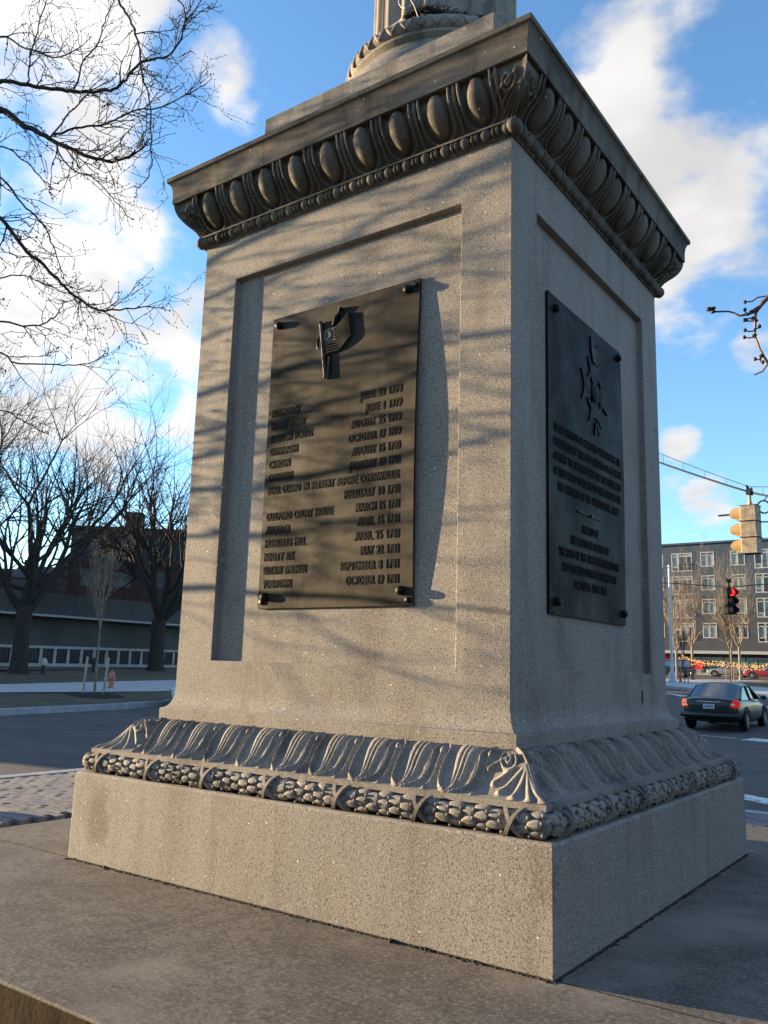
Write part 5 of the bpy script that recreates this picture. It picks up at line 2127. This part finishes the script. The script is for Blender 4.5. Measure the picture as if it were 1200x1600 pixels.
def twig(b_, p, d, L, r, lvl):
    """Zigzag twig with buds at its nodes, in tree space."""
    n_ = max(3, int(L / .09))
    pts, q, d = [p], p, d.normalized()
    side = 1
    for i in range(n_):
        d = (d + rvec(rng) * .26 + Vector((0, 0, .05))).normalized()
        q = q + d * (L / n_)
        pts.append(q)
        side = -side
        if lvl < 2 and rng.random() < (.62 if lvl == 0 else .5):
            ax = d.cross(rvec(rng))
            if ax.length > .1:
                nd = Matrix.Rotation(rng.uniform(.5, 1.1), 3, ax.normalized()) @ d
                twig(b_, q, nd, L * rng.uniform(.3, .62), r * .7, lvl + 1)
        elif rng.random() < .35:
            buds.sphere(q + rvec(rng) * r, max(.0055, r * 1.5), 4, 3, (1, 1, 1.4))
    b_.tube(pts, [r * (1 - .6 * i / n_) for i in range(n_ + 1)], 3)
    buds.sphere(pts[-1], .007, 4, 3, (1, 1, 1.5))


def limb(pix, d0, d1, r0, r1, twigs, root_z=None, tl=(.2, .6)):
    """Limb through photograph pixels at distances d0..d1, joined to the trunk when root_z is given."""
    P = [at(x, y, d0 + (d1 - d0) * i / (len(pix) - 1)) for i, (x, y) in enumerate(pix)]
    if root_z is not None:
        s = TRUNK + Vector((.05, .05, root_z - ISL))
        m1, m2 = s.lerp(P[0], .35) + Vector((0, -.1, .15)), s.lerp(P[0], .72) + Vector((0, 0, .12))
        P = [s, m1, m2] + P
    # smooth
    out = []
    for i in range(len(P) - 1):
        a_, b2 = P[max(0, i - 1)], P[min(len(P) - 1, i + 2)]
        for k in range(5):
            t_ = k / 5
            p_ = .5 * ((2 * P[i]) + (P[i + 1] - a_) * t_ + (2 * a_ - 5 * P[i] + 4 * P[i + 1] - b2) * t_ ** 2 + (3 * P[i] - 3 * P[i + 1] + b2 - a_) * t_ ** 3)
            out.append(p_ + rvec(rng) * .012)
    out.append(P[-1])
    rl = r0 * (1.7 if root_z is not None else 1)
    n_ = len(out)
    rad = [max(.004, rl + (r1 - rl) * (i / (n_ - 1)) ** .8) for i in range(n_)]
    loc_ = [p_ - TRUNK for p_ in out]
    crown.tube(loc_, rad, 6)
    for k in range(int(twigs * 1.25)):
        i = rng.randint(3 if root_z is None else 10, n_ - 2)
        d = (loc_[i + 1] - loc_[i]).normalized()
        ax = d.cross(rvec(rng)).normalized()
        nd = Matrix.Rotation(rng.uniform(.45, 1.05), 3, ax) @ d
        twig(crown, loc_[i], nd, rng.uniform(*tl), min(rad[i] * .7, rng.uniform(.006, .011)), 0)
    twig(crown, loc_[-1], loc_[-1] - loc_[-3], rng.uniform(.08, .2), .007, 0)


limb([(-10, 175), (39, 197), (79, 217), (131, 243), (175, 252), (206, 243), (228, 226)], 10.4, 9.6, .034, .009, 26, 5.0)
limb([(83, 212), (127, 199), (171, 192), (206, 175), (254, 166), (290, 150), (318, 134)], 10.1, 9.3, .016, .006, 20)
limb([(-10, 133), (57, 136), (114, 142), (166, 142), (192, 129), (220, 98), (262, 87), (284, 57), (289, 17), (270, -8)], 10.8, 9.8, .024, .008, 30, 5.6)
limb([(150, -60), (184, 0), (203, 31), (217, 70), (221, 114), (232, 153), (235, 197), (236, 258), (226, 284)], 9.6, 9.2, .018, .006, 14)
limb([(116, 141), (131, 96), (153, 66), (166, 26), (184, -10)], 10.4, 10.0, .012, .006, 9)
limb([(-10, 278), (35, 319), (66, 350), (87, 394), (97, 424)], 10.2, 9.7, .012, .006, 12, 4.8)
limb([(-10, 341), (35, 385), (74, 420), (109, 455), (149, 483), (188, 483), (236, 480)], 10.0, 9.2, .024, .006, 26, 4.4)
limb([(-10, 502), (44, 510), (79, 499), (96, 481)], 9.9, 9.6, .011, .006, 11, 4.0)
limb([(-10, 550), (26, 567), (87, 571), (131, 569), (157, 558)], 9.8, 9.3, .010, .005, 9, 3.7)
limb([(-10, 640), (35, 656), (57, 670)], 9.7, 9.5, .008, .005, 4, 3.3)
limb([(85, 222), (109, 262), (149, 280), (180, 315), (200, 338)], 10.1, 9.6, .011, .005, 10)
limb([(79, 217), (109, 175), (140, 146)], 10.1, 10.2, .012, .008, 4)
limb([(44, 130), (48, 87), (61, 39), (75, -10)], 10.6, 10.4, .012, .007, 12)
limb([(-10, 233), (35, 249), (66, 280), (80, 292)], 10.3, 10.0, .010, .005, 8, 4.9)
limb([(-10, 60), (40, 75), (90, 90), (130, 70)], 10.9, 10.4, .014, .006, 14, 6.2)
limb([(-10, 440), (30, 430), (70, 445), (110, 460)], 10.2, 9.8, .009, .005, 9, 4.3)
# limbs on the sun side, out of the picture, whose shadows streak the front of the pedestal
SHADE = random.Random(21)


def shade_limb(x, z, dist, ex, ez, r0, kids):
    """A limb whose shadow crosses the front face near (x, z), running towards (ex, ez)."""
    a_ = Vector((x, -A, z)) + SUN * dist
    b2 = Vector((ex, -A, ez)) + SUN * (dist - SHADE.uniform(0, .35))
    s = TRUNK + Vector((0, 0, max(2.2, a_.z - .7) - ISL))
    pts = [s, s.lerp(a_, .5) + Vector((0, 0, .12)), a_, a_.lerp(b2, .5) + Vector((0, 0, SHADE.uniform(-.06, .1))), b2]
    out = []
    for i in range(len(pts) - 1):
        for k in range(4):
            out.append(pts[i].lerp(pts[i + 1], k / 4) + rvec(SHADE) * .02 - TRUNK)
    out.append(pts[-1] - TRUNK)
    n_ = len(out)
    r0 *= .78
    crown.tube(out, [r0 * 1.5 + (r0 * .35 - r0 * 1.5) * i / (n_ - 1) for i in range(n_)], 6)
    for k in range(kids):
        i = SHADE.randint(6, n_ - 2)
        d = (out[i + 1] - out[i]).normalized()
        nd = Matrix.Rotation(SHADE.uniform(.4, 1.0), 3, d.cross(rvec(SHADE)).normalized()) @ d
        twig(crown, out[i], nd, SHADE.uniform(.3, .9), min(r0 * .5, .008), 0)


for (x, z, dist, ex, ez, r0, kids) in ((-1.3, 4.00, 5.3, 1.2, 4.22, .028, 8), (-1.3, 3.72, 5.2, 1.3, 4.05, .022, 9), (-1.2, 3.42, 5.2, 1.2, 3.62, .016, 8), (-1.3, 3.05, 5.2, 1.2, 2.98, .030, 7),
                                       (-1.2, 2.78, 5.0, .9, 2.90, .026, 7), (-1.2, 2.36, 5.2, 1.2, 2.44, .036, 6), (-1.1, 2.05, 5.0, 1.0, 2.0, .022, 5), (-1.3, 1.72, 5.0, 1.25, 1.50, .032, 4), (-1.1, 2.58, 5.2, .9, 2.64, .024, 5),
                                       (-1.3, 4.42, 5.3, 1.3, 4.58, .04, 10), (-1.0, 4.75, 5.3, 1.3, 4.7, .035, 10), (-1.0, 5.2, 5.3, 1.0, 5.1, .035, 10), (-1.3, 4.25, 5.7, 1.3, 4.36, .03, 10), (-1.3, 4.9, 5.7, 1.3, 5.0, .03, 10)):
    shade_limb(x, z, dist, ex, ez, r0, kids)
crown.build('crown', M['bark'], nt)
stuff(buds.build('buds', M['bud'], nt))
# strip of torn plastic caught in the branches
t = NT('torn plastic', .4)
t.color((.62, .58, .52))
t.p.inputs['Transmission Weight'].default_value = .3
M['plastic'] = t.m
b_ = MB()
pl = [at(x, y, 9.55) for x, y in ((216, 232), (219, 222), (226, 208), (232, 198), (240, 188), (252, 176))]
base = pl[0].copy()
vs = []
for i, p_ in enumerate(pl):
    wv = vr * (.028 - .004 * i) + vf * .02 * math.sin(i * 1.7) + Vector((0, 0, .014))
    vs += [p_ - wv - base, p_ + wv - base]
b_.add(vs, [(2 * i, 2 * i + 1, 2 * i + 3, 2 * i + 2) for i in range(len(pl) - 1)])
o = b_.build('plastic_strip', M['plastic'], loc=base)
sm_ = o.modifiers.new('s', 'SOLIDIFY')
sm_.thickness = .004
tag(o, 'torn pale plastic strip caught in the upper left branches', 'plastic strip')

# ------------------------------------------------------------------ twig of a small tree close to the camera on the right
bt_base = Vector((4.75, -1.55, ISL))
bt = tag(empty('budding_tree', bt_base), 'close reddish twig with dark buds at the right edge', 'tree')
tb = MB()
tb.tube([(0, 0, -.2), (0, 0, .3), (.05, -.05, 1.2), (0, 0, 2.1), (-.1, -.1, 3.3)], [.08, .065, .055, .045, .02], 8)
tb.build('trunk', M['bark_tan'], bt, smooth=60)
b_, bu = MB(), MB()


def tp(x, y, dd_=2.55):
    return at(x, y, dd_) - bt_base


main = [Vector((-.02, 0, 1.9)), tp(1420, 400, 2.9), tp(1290, 415, 2.7), tp(1203, 462), tp(1192, 473), tp(1182, 486), tp(1168, 491)]
b_.tube(main, [.022, .014, .009, .0068, .006, .005, .004], 7)
b_.tube([tp(1168, 491), tp(1156, 493.5), tp(1147, 489), tp(1138, 486.5), tp(1122, 487), tp(1112, 486.5)], [.0034, .003, .0026, .0024, .0026, .003], 6)
b_.tube([tp(1188, 478), tp(1179, 484), tp(1172, 490)], .0045, 6)
b_.tube([tp(1181, 487), tp(1180, 500), tp(1180, 512), tp(1179, 524), tp(1183, 533), tp(1187, 545), tp(1193, 556), tp(1200, 567), tp(1215, 590)], [.0045, .004, .0038, .0036, .0034, .0036, .004, .004, .003], 6)
b_.tube([tp(1200, 568), tp(1192, 580), tp(1178, 586)], [.003, .0025, .002], 5)
for pts_ in ([(1200, 462), (1183, 465), (1175, 471), (1164, 472)], [(1180, 501), (1172, 502), (1166, 500)], [(1179, 517), (1170, 518), (1164, 516)], [(1178, 527), (1170, 528), (1163, 527)], [(1190, 557), (1186, 562), (1180, 561)],
             [(1190, 554), (1188, 566), (1192, 566)], [(1180, 514), (1186, 512), (1187, 510)], [(1166, 492), (1164, 484)], [(1172, 497), (1163, 500)]):
    b_.tube([tp(*q) for q in pts_], .0021, 5)
    q = tp(*pts_[-1])
    bu.sphere(q, .0046, 6, 5, (1.1, 1.1, 1.4))
for (x, y, s) in ((1108, 483, .011), (1114, 487, .009), (1115, 481.5, .008), (1168, 491, .008), (1182, 486, .008), (1181, 501, .008), (1179, 524, .008), (1190, 556, .009), (1176, 497, .008), (1175, 487, .009)):
    bu.sphere(tp(x, y), s * .72, 7, 5, (1.25, 1.0, .9))
rng = random.Random(3)
for i in range(26):
    a_ = rng.uniform(-1.2, 1.6)
    z = rng.uniform(1.3, 3.2)
    grow(b_, rng, (0, 0, z), Vector((math.cos(a_), math.sin(a_), .8)), rng.uniform(.5, 1.1), .012, 3, dict(FINE, levels=5))
b_.build('crown', M['bark_twig'], bt, smooth=60)
stuff(bu.build('buds', M['bud'], bt, smooth=180))
